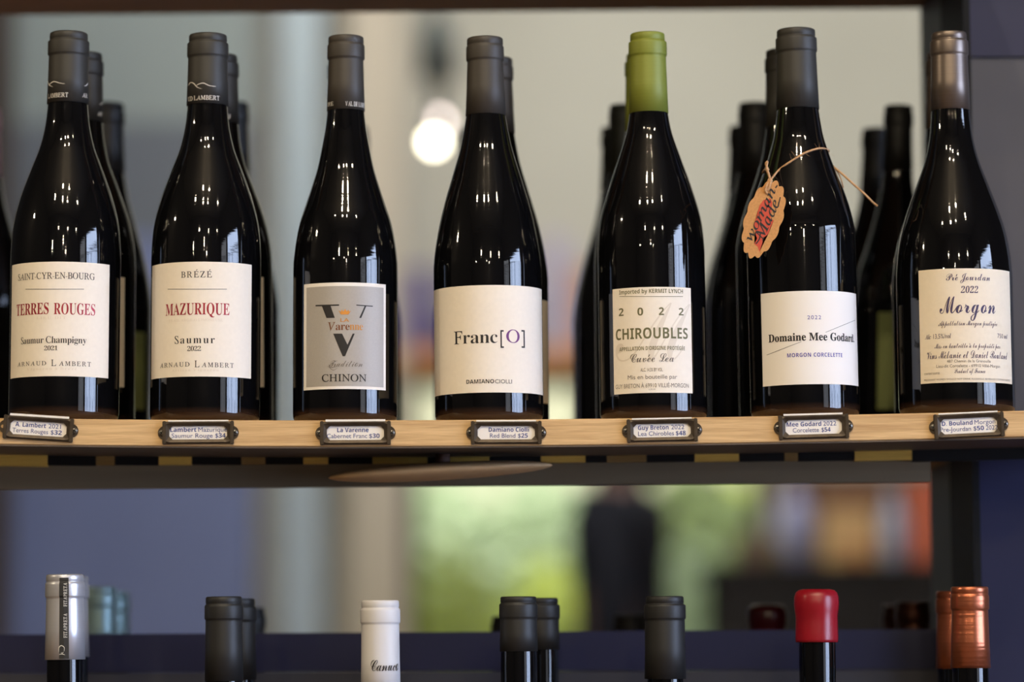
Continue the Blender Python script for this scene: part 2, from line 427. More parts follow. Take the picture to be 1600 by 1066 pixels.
struct(box('trim_4', p0.x, p1.x, 6.05, 6.25, FLOOR, CEIL, mat('pale_pillar_paint', (172, 186, 192), .7)))
p0 = at(545, 900, 7.4); p1 = at(630, 900, 7.4)
struct(box('trim_5', p0.x, p1.x, 7.4, 7.6, FLOOR, CEIL, mat('cream_pillar_paint', (214, 204, 184), .7)))

# ------------------------------------------------------------------ outdoors beyond the far window
struct(box('ground', -12, 14, 9, 40, FLOOR-.15, FLOOR-.05, mat('pavement', (150, 146, 138), .8, noise=((2, 2, 2), .1))))
struct(box('garden_wall', -6, 9, 15.5, 15.7, FLOOR-.05, at(800, 838, 15.5).z, mat('grey_render', (128, 134, 122), .8)))
struct(box('wall_house', -14, 16, 24, 24.3, FLOOR, at(800, 520, 24).z, mat('pale_house_render', (214, 214, 180), .8, noise=((1, 1, 1), .1))))
def bush(name, cx, cy, zb, rx, ry, rz, m, lab, cat, trunk=0, n=900, ls=.07):
    root = tag(empty(name, (cx, cy, zb)), lab, cat)
    vs = []; fs = []
    for k in range(n):
        d = Vector((random.gauss(0,1), random.gauss(0,1), random.gauss(0,1))).normalized() * (random.random() ** .25)
        c = Vector((d.x*rx, d.y*ry, d.z*rz + rz + trunk))
        if c.z < .02: continue
        a = Vector((random.gauss(0,1), random.gauss(0,1), random.gauss(0,1))).normalized(); b = a.orthogonal().normalized()
        i = len(vs); vs += [c + a*ls, c + b*ls*.5, c - a*ls, c - b*ls*.5 + Vector((0,0,ls*.2))]; fs.append((i, i+1, i+2, i+3))
    me = bpy.data.meshes.new('foliage'); me.from_pydata(vs, [], fs); o = link('foliage', me, m, root); o['kind'] = 'stuff'
    tube('trunk', [(0,0,0), (.02,0,trunk*.5+rz*.3), (0,.01,trunk+rz)], .05, mat('bark', (80, 64, 48), .8), root)
LIME = mat('lime_leaves', (186, 200, 78), .6); PALEG = mat('pale_green_leaves', (200, 220, 178), .6); MIDG = mat('mid_green_leaves', (128, 150, 84), .6)
G = FLOOR - .05
for (px, top, Y, rx, m, nm, lab, cat, tr) in (
    (700, 860, 10.0, .34, LIME, 'lime_hedge', 'yellow-green bush outside the window, next to the cream pillar', 'bush', 0),
    (858, 878, 11.0, .34, LIME, 'lime_hedge', 'yellow-green bush outside the window, left of the dark figure', 'bush', 0),
    (1080, 850, 10.0, .30, PALEG, 'pale_shrub', 'pale green shrub outside the window, right of the dark figure', 'bush', 0),
    (690, 745, 12.3, .30, PALEG, 'street_tree', 'pale green tree crown at the left edge of the far window', 'tree', 1.1),
    (860, 740, 13.3, .40, PALEG, 'street_tree', 'pale green tree crown just left of the dark figure', 'tree', 1.1),
    (1085, 735, 12.3, .33, MIDG, 'street_tree', 'mid green tree crown right of the dark figure', 'tree', 1.1),
    (1180, 740, 14.2, .36, LIME, 'street_tree', 'yellow-green tree crown at the right edge of the far window', 'tree', 1.1)):
    p = at(px, top, Y); h = p.z - G
    bush(nm, p.x, Y, G, rx, rx, (h-tr)/2, m, lab, cat, tr, 1100, .06)

# ------------------------------------------------------------------ things in the far half of the shop
Ysh = 7.62
a = at(556, 545, Ysh); b = at(940, 572, Ysh)
sh = tag(empty('high_shelf', (a.x, Ysh, b.z)), 'orange-brown wooden high shelf over the far window', 'shelf')
ORW = mat('orange_wood', (206, 142, 82), .55, noise=((3, 30, 30), .15))
box('board', 0, b.x-a.x, 0, .36, 0, a.z-b.z, ORW, sh)
for fx in (.08, .5, .92):
    X = (b.x-a.x)*fx; box('bracket', X-.012, X+.012, .05, .36, -.06, 0, FRAMEM, sh)
for (x0, x1, y0, c, lab) in (
    (586, 628, 398, (122, 118, 168), 'muted blue-violet carton at the left end of the high shelf'),
    (636, 672, 420, (84, 68, 150), 'deep purple carton on the high shelf, left of the damiano bottle'),
    (700, 760, 420, (120, 110, 130), 'grey-violet carton on the high shelf behind the damiano bottle'),
    (850, 890, 372, (186, 178, 204), 'pale lavender carton on the high shelf, right of the damiano bottle'),
    (897, 932, 420, (206, 144, 82), 'orange-brown carton at the right end of the high shelf')):
    p = at(x0, y0, 7.66); q = at(x1, 545, 7.66)
    e = tag(empty('carton', (p.x, 7.66, a.z)), lab, 'box', 'cartons on the high shelf')
    m = mat('carton_%d' % x0, c, .6)
    wd = q.x-p.x; hh = p.z-a.z-.0
    box('carton_body', 0, wd, 0, .2, 0, hh*.82, m, e, .004); box('lid', -.004, wd+.004, -.004, .204, hh*.82+.0005, hh, m, e, .004)

# counter with goods, lower right
Yc = 5.2
def P(px, py, Y=Yc): return at(px, py, Y)
c0 = P(1120, 880); c1 = P(1520, 880)
cb = tag(empty('back_counter', (c0.x, Yc, FLOOR)), 'dark wooden counter at the far right of the shop', 'counter')
DKW = mat('dark_counter_wood', (22, 16, 12), .8, noise=((4, 4, 30), .2))
hC = c0.z - FLOOR
box('carcass', 0, c1.x-c0.x, .02, .5, 0, hC-.03, DKW, cb); box('worktop', -.02, c1.x-c0.x+.02, 0, .52, hC-.03, hC, DKW, cb)
for k in range(3):
    X = (c1.x-c0.x)/3*k; d = box('cabinet_door', X+.008, X+(c1.x-c0.x)/3-.008, 0, .019, .05, hC-.05, DKW, cb)
    box('handle', X+.03, X+.045, -.02, 0, hC-.3, hC-.18, STEEL, d)
p0 = P(1215, 738, 5.84); p1 = P(1520, 880, 5.84)
bs_ = tag(empty('wooden_screen', (p0.x, 5.84, FLOOR)), 'brown wooden screen behind the far dark counter', 'screen')
box('panel', 0, p1.x-p0.x, 0, .03, .03, p0.z-FLOOR, mat('brown_screen', (104, 72, 48), .7, noise=((3, 3, 20), .25)), bs_)
for X in (.04, p1.x-p0.x-.08): box('foot', X, X+.04, -.08, .11, 0, .03, DKW, bs_)
def goods(name, x0, x1, y0, rgb, lab, cat, Y, shape='box', top=None):
    p = P(x0, y0, Y); q = P(x1, 880, Yc); q2 = P(x1, y0, Y)
    wd = (q2.x-p.x); h = p.z - c0.z
    e = tag(empty(name, (p.x+wd/2, Y+wd*.35, c0.z)), lab, cat)
    m = mat(name + '_mat_%d' % x0, rgb, .5)
    if shape == 'box':
        box('body', -wd/2, wd/2, -wd*.3, wd*.3, 0, h*.86, m, e, .004)
        box('flap', -wd/2+.004, wd/2-.004, -wd*.24, wd*.24, h*.86, h, m, e, .003)
    else:
        r = wd/2
        lathe('body', [(0, r*.9), (.005, r), (h*.6, r), (h*.74, r*.6), (h*.8, r*.4)], m, e, 24)
        lathe('neck', [(h*.8, r*.36), (h, r*.36)], mat(name+'_neck', top or rgb, .5), e, 24)
goods('paper_bag', 1285, 1370, 796, (212, 174, 116), 'tan paper bag standing on the far dark counter', 'bag', 5.28)
goods('blue_grey_roll', 1215, 1275, 752, (150, 152, 184), 'lavender-grey wrapped roll on the far counter, left of the tan bag', 'roll', 5.4, 'b')
goods('glass_jug', 1378, 1412, 765, (176, 184, 206), 'pale blue jug on the far counter, right of the tan bag', 'jug', 5.3, 'b')
goods('orange_box', 1424, 1470, 745, (214, 104, 64), 'orange-red box at the right end of the far counter', 'box', 5.32)
goods('brown_crate', 1282, 1374, 740, (120, 82, 52), 'brown crate on the far counter behind the tan bag', 'crate', 5.45)
goods('amber_bottle', 1330, 1352, 842, (186, 110, 50), 'small amber jar in front of the tan bag on the far counter', 'jar', 5.22, 'b')
goods('olive_tin', 1196, 1226, 838, (108, 96, 60), 'small olive tin at the left end of the far counter', 'tin', 5.25, 'b')
# brown coat stand / door post right of the far window
struct(box('trim_6', at(1150, 800, 7.5).x, at(1196, 800, 7.5).x, 7.5, 7.6, FLOOR, at(1150, 832, 7.5).z, mat('brown_post', (92, 68, 54), .6)))

# ceiling pendants whose bulbs glow between the third and fourth bottle
def pendant(px, py, Y, rgb, strength, lab, housing=None, rb=.015):
    p = at(px, py, Y)
    e = tag(empty('pendant_lamp', (p.x, Y, p.z)), lab, 'lamp', 'pendant lamps in the far half of the shop')
    bm = bmesh.new(); bmesh.ops.create_uvsphere(bm, u_segments=20, v_segments=12, radius=rb)
    from_bm('bulb', bm, mat('bulb_%d' % py, (255, 240, 210), .3, emit=(rgb, strength)), e, True)
    lathe('socket', [(rb*.9, .010), (rb*.9+.03, .012), (rb*.9+.045, .008)], BLACK, e, 20)
    tube('cord', [(0, 0, rb*.9+.04), (0, 0, CEIL-p.z)], .003, BLACK, e)
    if housing:
        t = at(px+housing[0], housing[1], Y).z - p.z; b2 = at(px, housing[2], Y).z - p.z; r = housing[3]
        lathe('shade', [(b2, r), (t-.03, r*.8), (t, r*.3)], mat('shade_slate', (78, 86, 84), .6), e, 28)
pendant(678, 222, 5.0, (1.0, .92, .70), 17, 'glowing pendant bulb, lowest and brightest of the three', None, .016)
pendant(686, 190, 5.3, (1.0, .84, .80), 9, 'pinkish glowing pendant bulb, middle of the three')
pendant(684, 165, 5.6, (1.0, .88, .66), 4.5, 'faint glowing pendant bulb, uppermost of the three', (4, 20, 125, .05))

# bulbs over the customer side: they light the shelf and glint on the bottles
for (x, y, z, e) in ((-.50, -2.7, 2.85, 60), (.40, -2.7, 2.85, 60), (-.46, -3.3, 2.75, 50), (.30, -3.5, 2.9, 40), (-1.5, -2.7, 2.5, 40), (1.5, -2.5, 2.4, 30),
                     (-.9, -3.8, 1.45, 24), (.55, -4.4, 1.55, 22), (-3.2, -1.0, 1.5, 45), (1.7, -3.6, 1.4, 22), (-.15, -5.0, 1.25, 26), (.30, -4.9, .95, 22), (-1.9, -4.2, 1.0, 22)):
    light('bulb_light', 'POINT', (x, y, z), e*1.3, WARM, .03)

# ------------------------------------------------------------------ person beyond the shelf
def skin(name, J, E, m, parent, lev=2):
    me = bpy.data.meshes.new(name); me.from_pydata([j[0] for j in J], E, []); me.update()
    o = link(name, me, m, parent)
    md = o.modifiers.new('skin', 'SKIN'); md.use_smooth_shade = True
    sv = me.skin_vertices[0].data if me.skin_vertices else None
    if sv is None:
        bm = bmesh.new(); bm.from_mesh(me); bm.verts.layers.skin.verify(); bm.to_mesh(me); bm.free(); sv = me.skin_vertices[0].data
    for i, j in enumerate(J):
        r = j[1]; sv[i].radius = r if isinstance(r, tuple) else (r, r)
    sv[0].use_root = True
    s = o.modifiers.new('sub', 'SUBSURF'); s.levels = lev; s.render_levels = lev
    return o
pp = at(966, 765, 5.6)
man = tag(empty('person', (pp.x, 5.6, FLOOR)), 'person in a dark navy jacket standing side-on before the far window', 'person')
SK = mat('skin', (112, 82, 70), .6); JK = mat('navy_jacket', (9, 12, 26), .9); TR = mat('black_trousers', (20, 20, 24), .85); HR = mat('dark_hair', (26, 20, 24), .8)
sc = 1.02
def h(x, y, z): return (x*sc, y*sc, z*sc)
# faces towards -X
J = [(h(0,0,.95), (.11,.14)), (h(0,0,1.12), (.10,.13)), (h(0,0,1.33), (.11,.16)), (h(.005,0,1.45), (.07,.10)), (h(0,0,1.52), .052), (h(-.012,0,1.60), (.075,.065)), (h(-.01,0,1.68), (.085,.07)), (h(0,0,1.735), (.05,.045)),
     (h(.01,.19,1.41), .055), (h(.03,.22,1.14), .042), (h(-.05,.21,.90), .028), (h(-.07,.20,.82), (.018,.034)),
     (h(.01,-.19,1.41), .055), (h(.03,-.22,1.14), .042), (h(-.05,-.21,.90), .028), (h(-.07,-.20,.82), (.018,.034)),
     (h(0,.09,.88), .085), (h(-.01,.10,.49), .055), (h(.02,.10,.09), .038), (h(-.13,.11,.035), (.028,.04)),
     (h(0,-.09,.88), .085), (h(-.01,-.10,.49), .055), (h(.03,-.10,.09), .038), (h(-.12,-.11,.035), (.028,.04))]
E_ = [(0,1),(1,2),(2,3),(3,4),(4,5),(5,6),(6,7),(2,8),(8,9),(9,10),(10,11),(2,12),(12,13),(13,14),(14,15),(0,16),(16,17),(17,18),(18,19),(0,20),(20,21),(21,22),(22,23)]
man.rotation_euler = (0, 0, math.radians(-14))
body = skin('body', J, E_, SK, man)
for s in (1, -1):
    for q in range(4):
        y0 = s*.20 + (q-1.5)*.018
        skin('finger', [(h(-.072, y0, .80), .008), (h(-.085, y0, .765), .0075), (h(-.078, y0, .735 + .008*abs(q-1.5)), .006)], [(0,1),(1,2)], SK, man, 1)
    skin('thumb', [(h(-.075, s*.175, .835), .009), (h(-.10, s*.165, .80), .008), (h(-.105, s*.17, .775), .007)], [(0,1),(1,2)], SK, man, 1)
def g(j, d): 
    r = j[1]; return (j[0], (r[0]+d, r[1]+d) if isinstance(r, tuple) else (r+d, r+d))
jk = [g(J[1],.022), g(J[2],.024), g(J[3],.02), (h(.005,0,1.49), .062), g(J[0],.03), g(J[8],.02), g(J[9],.018), (h(-.045,.21,.93), .042), g(J[12],.02), g(J[13],.018), (h(-.045,-.21,.93), .042)]
skin('jacket', jk, [(0,1),(1,2),(2,3),(0,4),(1,5),(5,6),(6,7),(1,8),(8,9),(9,10)], JK, man)
tj = [g((J[0][0], (.11,.135)),.008), g(J[16],.014), g(J[17],.018), (h(.02,.10,.12), .055), g(J[20],.014), g(J[21],.018), (h(.03,-.10,.12), .055)]
skin('trousers', tj, [(0,1),(1,2),(2,3),(0,4),(4,5),(5,6)], TR, man)
skin('hair', [(h(.03,0,1.69), (.085,.085)), (h(-.01,0,1.735), (.065,.07)), (h(.05,0,1.60), (.06,.085)), (h(-.055,0,1.745), (.03,.05)), (h(.05,0,1.48), (.05,.09))], [(0,1),(0,2),(1,3),(2,4)], HR, man)
for s in (1, -1):
    skin('shoe', [(h(.06, s*.10, .04), .042), (h(-.05, s*.105, .04), .045), (h(-.16, s*.11, .032), .034)], [(0,1),(1,2)], BLACK, man, 1)
    bm = bmesh.new(); bmesh.ops.create_uvsphere(bm, u_segments=12, v_segments=8, radius=.012); e = from_bm('eye', bm, mat('eye_dark', (40, 30, 28), .3), man, True); e.location = h(-.088, s*.032, 1.64)
    bm = bmesh.new(); bmesh.ops.create_uvsphere(bm, u_segments=12, v_segments=8, radius=.026); e = from_bm('ear', bm, SK, man, True); e.location = h(.01, s*.072, 1.63); e.scale = (.7, .35, 1.1)
skin('nose', [(h(-.085,0,1.645), .008), (h(-.112,0,1.605), .013), (h(-.09,0,1.595), .01)], [(0,1),(1,2)], SK, man, 1)
skin('mouth', [(h(-.088,-.02,1.572), .005), (h(-.096,0,1.572), .007), (h(-.088,.02,1.572), .005)], [(0,1),(1,2)], mat('lips', (130, 70, 66), .5), man, 1)

# ------------------------------------------------------------------ the shelving
EY = -.047                                           # front edge plane of the oak shelf
SL = [(-60,652.6),(0,653.2),(230,655.3),(450,656.8),(670,657),(880,655.6),(1120,651.6),(1340,647.4),(1600,641.6),(1700,639.5)]
pts = [at(x, y, EY) for x, y in SL]
zc = np.polyfit([p.x for p in pts], [p.z for p in pts], 3)
def ztop(x): return float(np.polyval(zc, x))
XL, XR = -.47, .47; TH = .0203
uX = at(1505, 60, .14).x
bm = bmesh.new(); rows = []
XS = list(np.linspace(XL, uX-.002, 44)) + list(np.linspace(uX-.0008, XR, 8)); n = len(XS) - 1
for i in range(n+1):
    x = XS[i]; z = ztop(x)
    YB = .50 if x < uX - .001 else .1385
    pr = [(EY+.0008, z), (EY, z-.0008), (EY, z-TH+.0008), (EY+.0008, z-TH), (YB, z-TH), (YB, z)]
    rows.append([bm.verts.new((x, y, zz)) for y, zz in pr])
for i in range(n):
    for k in range(6): bm.faces.new((rows[i][k], rows[i][(k+1)%6], rows[i+1][(k+1)%6], rows[i+1][k]))
bm.faces.new(rows[0]); bm.faces.new(rows[-1])
shelf = tag(empty('oak_shelf', (0, 0, 0)), 'long oak shelf board carrying the seven labelled wines', 'shelf')
from_bm('board', bm, OAK, shelf)
def under(name, x0, x1, y0, y1, dz0, dz1, m, parent=shelf, n=12):
    bm = bmesh.new(); rows = []
    for i in range(n+1):
        x = x0 + (x1-x0)*i/n; z = ztop(x) - TH
        rows.append([bm.verts.new((x, y, z+zz)) for y, zz in ((y0, dz0), (y1, dz0), (y1, dz1), (y0, dz1))])
    for i in range(n):
        for k in range(4): bm.faces.new((rows[i][k], rows[i][(k+1)%4], rows[i+1][(k+1)%4], rows[i+1][k]))
    bm.faces.new(rows[0]); bm.faces.new(rows[-1]); return from_bm(name, bm, m, parent)
under('steel_plate', XL, XR, EY+.001, .07, -.0002, -.0012, BROWNUND)
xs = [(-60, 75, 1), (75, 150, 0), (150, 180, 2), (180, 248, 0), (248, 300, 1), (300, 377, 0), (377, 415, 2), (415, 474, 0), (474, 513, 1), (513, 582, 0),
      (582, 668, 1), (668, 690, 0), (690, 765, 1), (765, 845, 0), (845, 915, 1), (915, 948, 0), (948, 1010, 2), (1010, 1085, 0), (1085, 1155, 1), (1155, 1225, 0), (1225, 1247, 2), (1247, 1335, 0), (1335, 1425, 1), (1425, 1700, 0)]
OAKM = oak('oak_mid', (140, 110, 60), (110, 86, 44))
for (a0, a1, kk) in xs:  # gold, mid-brown and black pieces alternate under the board
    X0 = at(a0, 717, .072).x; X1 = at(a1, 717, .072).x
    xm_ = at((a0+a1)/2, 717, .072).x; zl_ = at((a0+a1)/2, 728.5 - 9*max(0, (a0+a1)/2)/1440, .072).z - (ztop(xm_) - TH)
    under('wood_block' if kk else 'dark_block', X0+.0002, X1-.0002, .0705, .0765 if kk else .0755, -.0002, zl_, (OAKGOLD if kk == 1 else OAKM) if kk else BLACK, n=3)
# rear rail hanging under the shelf
YR = .0772
zt = lambda px, py, Y=YR: at(px, py, Y).z
def slab(name, px0, px1, ptop, pbot, Y, th, m, parent=None):
    """board whose top / bottom edges run through photo points ptop=(yL,yR)"""
    bm = bmesh.new(); v = []
    for px, i in ((px0, 0), (px1, 1)):
        t = at(px, ptop[i], Y); b = at(px, pbot[i], Y)
        v.append([bm.verts.new(q) for q in ((t.x, Y, t.z), (t.x, Y+th, t.z), (t.x, Y+th, b.z), (t.x, Y, b.z))])
    for k in range(4): bm.faces.new((v[0][k], v[0][(k+1)%4], v[1][(k+1)%4], v[1][k]))
    bm.faces.new(v[0]); bm.faces.new(v[1]); return from_bm(name, bm, m, parent)
bm = bmesh.new(); rows = []
for i in range(13):
    px = -150 + 1604*i/12; b = at(px, 764.5 - 11.5*max(0, px)/1440, YR); rows.append([bm.verts.new(q) for q in ((b.x, YR, ztop(b.x)-TH), (b.x, YR+.018, ztop(b.x)-TH), (b.x, YR+.018, b.z), (b.x, YR, b.z))])
for i in range(12):
    for q in range(4): bm.faces.new((rows[i][q], rows[i][(q+1)%4], rows[i+1][(q+1)%4], rows[i+1][q]))
bm.faces.new(rows[0]); bm.faces.new(rows[-1])
from_bm('rear_rail', bm, BEAM, shelf)
# flat oval fitting under the shelf
fp = at(688, 737, .032)
fx = tag(empty('oval_fitting', (fp.x, .032, fp.z)), 'flat oval tan fitting hanging blurred beneath the oak shelf', 'fitting')
bm = bmesh.new(); bmesh.ops.create_uvsphere(bm, u_segments=40, v_segments=16, radius=1)
for v in bm.verts:
    v.co = Vector((v.co.x*.089, v.co.y*.034, v.co.z*.0068 + v.co.x*.089*.05))
from_bm('disc', bm, mat('tan_enamel', (205, 172, 128), .6), fx, True)
tube('stem', [(.002, 0, .004), (.002, 0, ztop(fp.x)-TH-.0013-fp.z)], .006, mat('brown_enamel', (96, 70, 60), .6), fx, 12)

# uprights and rails
frame = tag(empty('shelf_unit_frame', (0, 0, 0)), 'dark painted frame of the shelf unit with navy rails', 'shelf frame')
uX = at(1505, 60, .14).x
uT = at(1505, -120, .14).z; uB = -.75
box('upright', uX, uX+.006, .14, .27, uB, uT, BLACK, frame)
box('upright', uX-.0005, uX+.006, .2705, .41, uB, uT, mat('charcoal_paint', (74, 78, 78), .5), frame)
# right-hand bay: navy boards and a grey panel facing the customer
bY = .142
eX = uX + .0062
box('end_panel', eX, eX+.16, bY, bY+.012, at(1550, 88, bY).z, uT, mat('navy_lacquer', (26, 29, 62), .5), frame)
box('end_panel', eX, eX+.16, bY+.004, bY+.016, ztop(.4)-TH-.002, at(1550, 88, bY).z-.0005, GREYPANEL, frame)
box('end_panel', eX, eX+.16, bY+.002, bY+.014, uB, ztop(.4)-TH-.0025, NAVYP, frame)
slab('lower_rail', -80, 1500, (992.5, 983), (1052, 1046), .19, .014, NAVYP, frame)
slab('lower_back_panel', -80, 1500, (1052.5, 1046.5), (1500, 1490), .192, .012, mat('slate_panel', (58, 58, 68), .5), frame)
# upper shelf: only its underside shows
q0 = at(-80, 24.5, .41); q1 = at(1475, 13, .41); q1.x = uX - .001
us = tag(empty('upper_shelf', (0, 0, 0)), 'brown underside of the shelf above the bottles', 'shelf')
bm = bmesh.new(); v = []
for q in (q0, q1):
    v.append([bm.verts.new(p) for p in ((q.x, -.047, q.z), (q.x, .41, q.z), (q.x, .41, q.z+.022), (q.x, -.047, q.z+.022))])
for k in range(4): bm.faces.new((v[0][k], v[0][(k+1)%4], v[1][(k+1)%4], v[1][k]))
bm.faces.new(v[0]); bm.faces.new(v[1]); from_bm('board', bm, mat('brown_board', (150, 118, 88), .6, noise=((5, 40, 40), .15)), us)
# lower shelf out of frame that carries the lower wines
LZ = -.43
ls_ = tag(empty('lower_shelf', (0, 0, 0)), 'oak shelf below the picture carrying the lower row of bottles', 'shelf')
box('board', XL, uX-.001, -.06, .48, LZ-.02, LZ, OAK, ls_)

# ------------------------------------------------------------------ bottles
def frame_of(topx, topy, basex, basey, Y, zbase=None):
    T = at(topx, topy, Y); b = at(basex, basey, Y)
    z = ztop(b.x) if zbase is None else zbase
    B = Vector((b.x, Y, z))
    ax = (T - B); H = ax.length; ax.normalize()
    y = Vector((0, 1, 0)); y = (y - ax*y.dot(ax)).normalized(); x = y.cross(ax)
    M = Matrix.Identity(4)
    for i in range(3): M[i][0] = x[i]; M[i][1] = y[i]; M[i][2] = ax[i]; M[i][3] = B[i]
    return M, H
K = 1/2000.0
def dense(prof, n=7): return [tuple(p) for p in catmull(prof, n)]
def bottle(name, lab, topx, topy, basex, n, capp, glassp, capm, Y=0, zbase=None, capname='foil_capsule', group=None, basey=640, H=None, capwob=None, cut=True):
    M, HH = frame_of(topx, topy, basex, basey, Y, zbase)
    H = HH; ks = H / n                      # metres per profile unit along the axis
    kr = K
    root = tag(empty(name), lab, 'bottle', group); root.matrix_world = M
    gp = dense(glassp)
    Rb = glassp[-1][1]*kr
    last = glassp[-1][0]
    prof = [(H - t*ks, r*kr) for t, r in gp if t <= last]
    # foot: rounded heel
    zl = prof[-1][0]; he = .007
    prof = [p for p in prof if p[0] > he + .002] + [(he, Rb)] + [(he*(1-math.sin(a)), Rb - .006*(1-math.cos(a))) for a in (.35, .7, 1.05, 1.35, math.pi/2)]
    prof += [(.0, Rb*.72), (.012, Rb*.4), (.016, .001)]
    g = lathe('glass_body', prof, GLASS, root)
    cp = [(H - t*ks, max(r*kr, .0002)) for t, r in capp]
    lathe(capname, cp, capm, root, 64, capwob)
    return root, Surf(M), Rb, (lambda t: 0)
def cap(len_, top, col, below, bot, lip=12, colend=35):
    return [(0, .3), (0, top-2.2), (.8, top-.8), (2.2, top), (lip-2, top+.2), (lip-1, top-.5), (lip, top-.2), (lip+2, col-.2), (lip+4, col), (colend-2, col+.2), (colend, col-.3), (colend+1.4, below-.2), (colend+4, below),
            ((colend+len_)/2, (below+bot)/2-.2), (len_, bot), (len_+.1, bot-1.2)]
B = {}
PR = dict(
 b1=(603, cap(111, 29.8, 32.6, 31, 33), [(100,30.5),(111,31.3),(145,35),(179,43),(213,56),(257,72),(300,82.5),(345,86),(400,86),(593,86)]),
 b3=(599, cap(116, 28, 29.6, 27.8, 30.2), [(105,28),(116,29),(142,32),(164,36),(207,45),(257,61),(294,73),(340,80.5),(385,82),(590,82)]),
 b4=(596, cap(121, 28.4, 29.8, 28.2, 32), [(110,29.5),(121,31),(168,40),(215,54),(258,67),(300,77),(345,84),(390,85),(587,85)]),
 b5=(602, cap(125, 27.2, 30.2, 28.8, 31.2), [(112,29),(125,30.3),(155,36),(194,49),(240,65),(287,78.5),(330,83.5),(375,84),(592,84)]),
 b6=(605, cap(125, 30.2, 32.6, 31.2, 33.8), [(112,31.5),(125,32.6),(150,36),(175,41),(218,55),(262,72),(305,83),(350,85.5),(595,85.5)]),
 b7=(600, cap(123, 27.6, 30.2, 29, 31), [(110,29),(123,30),(164,34),(201,42.5),(241,57),(288,74),(325,84),(370,90),(420,90.8),(590,90.8)]),
 bs=(599, cap(116, 25, 26.5, 25, 27), [(105,25),(116,26),(142,28),(164,32),(207,41),(257,55),(294,66),(340,72),(385,74),(590,74)]),
 bx=(600, cap(100, 27, 29, 27.5, 28.5), [(90,27),(110,28),(160,29),(190,34),(220,52),(250,68),(280,74),(320,75),(590,75)]))
FR = [('b1','b1',107.6,52,99.5,CAPG,'red wine bottle with TERRES ROUGES label and charcoal capsule, leftmost in front'),
      ('b2','b1',325,55,320.5,CAPG,'red wine bottle with MAZURIQUE label and charcoal capsule, front row'),
      ('b3','b3',540.5,58,539.5,CAPB,'red wine bottle with grey V emblem CHINON label, front row'),
      ('b4','b4',757.7,60,764.5,CAPB,'red wine bottle with wide white Franc[O] label, front row'),
      ('b5','b5',1011.5,53,1021.5,CAPGREEN,'red wine bottle with green capsule and CHIROUBLES label, front row'),
      ('b6','b6',1243.5,47,1258.5,CAPG,'red wine bottle with Domaine Mee Godard label, front row'),
      ('b7','b7',1482.5,52,1495.5,CAPBRONZE,'red wine bottle with calligraphic Morgon label and bronze capsule, front row')]
for key, pr, tx, ty, bxp, cm, lab in FR:
    n, cp_, gp_ = PR[pr]
    B[key] = bottle('wine_bottle', lab, tx, ty, bxp, n, cp_, gp_, cm, group='front row on the oak shelf')

def T(S, R, *a, **k): return line_of(S, R, *a, **k)
SERO = -.011
# --- b1
root, S, R, _ = B['b1']; Rl = R + .0002
lb = label_sheet(S, R, 18, 170, 409, 588, PAPER, root)
lettering(S, Rl, [T(S,Rl,'SAINT-CYR-EN-BOURG',28.7,148,435.5,425.5,'roman',.004), rule(S,Rl,40,452,131,452,.8), T(S,Rl,'Saumur Champigny',33,135,536,525.5,'roman',.004),
                  T(S,Rl,'2021',69,90,547.5,540.5,'roman',.004), T(S,Rl,'ARNAUD',27.7,72,571.5,565,'roman',.004,1.3), T(S,Rl,'L',80,87.5,572,562,'roman',.004), T(S,Rl,'AMBERT',92,142,572,565,'roman',.004,1.3)], INK, lb)
lettering(S, Rl, [T(S,Rl,'TERRES',26,76,491.5,474,'serif',.0), T(S,Rl,'ROUGES',84,148.6,491.5,474,'serif',.0)], RED, lb)
lettering(S, Rl, [T(S,Rl,'LIEU-DIT',57,103,498.5,494.5,'roman',.004,1.3), T(S,Rl,'Vigneron à Brézé',42,120,578,574,'roman',.004,1.3)], FAINT, lb)
# --- b2
root, S, R, _ = B['b2']; Rl = R + .0002
lb = label_sheet(S, R, 237.5, 392.5, 409, 588.5, PAPER, root)
lettering(S, Rl, [T(S,Rl,'BRÉZÉ',283,331,433.5,424,'roman',.004,1.25), rule(S,Rl,262,452,354.5,452,.8), T(S,Rl,'Saumur',273,335.5,536.5,524.5,'roman',.004,1.25),
                  T(S,Rl,'2022',292.6,314,548.5,541,'roman',.004), T(S,Rl,'ARNAUD',250.4,296,573.5,566.5,'roman',.004,1.3), T(S,Rl,'L',304,311.5,574,563.5,'roman',.004), T(S,Rl,'AMBERT',315,365,574,566.8,'roman',.004,1.3)], INK, lb)
lettering(S, Rl, [T(S,Rl,'MAZURIQUE',259,358.5,491.5,473.5,'serif',0)], RED, lb)
lettering(S, Rl, [T(S,Rl,'FRAIE ARGILO-LIMONEUSE',264,348,502,498,'roman',.004,1.1), T(S,Rl,'Artisan Vigneron',268,342,580,576,'roman',.004,1.3)], FAINT, lb)
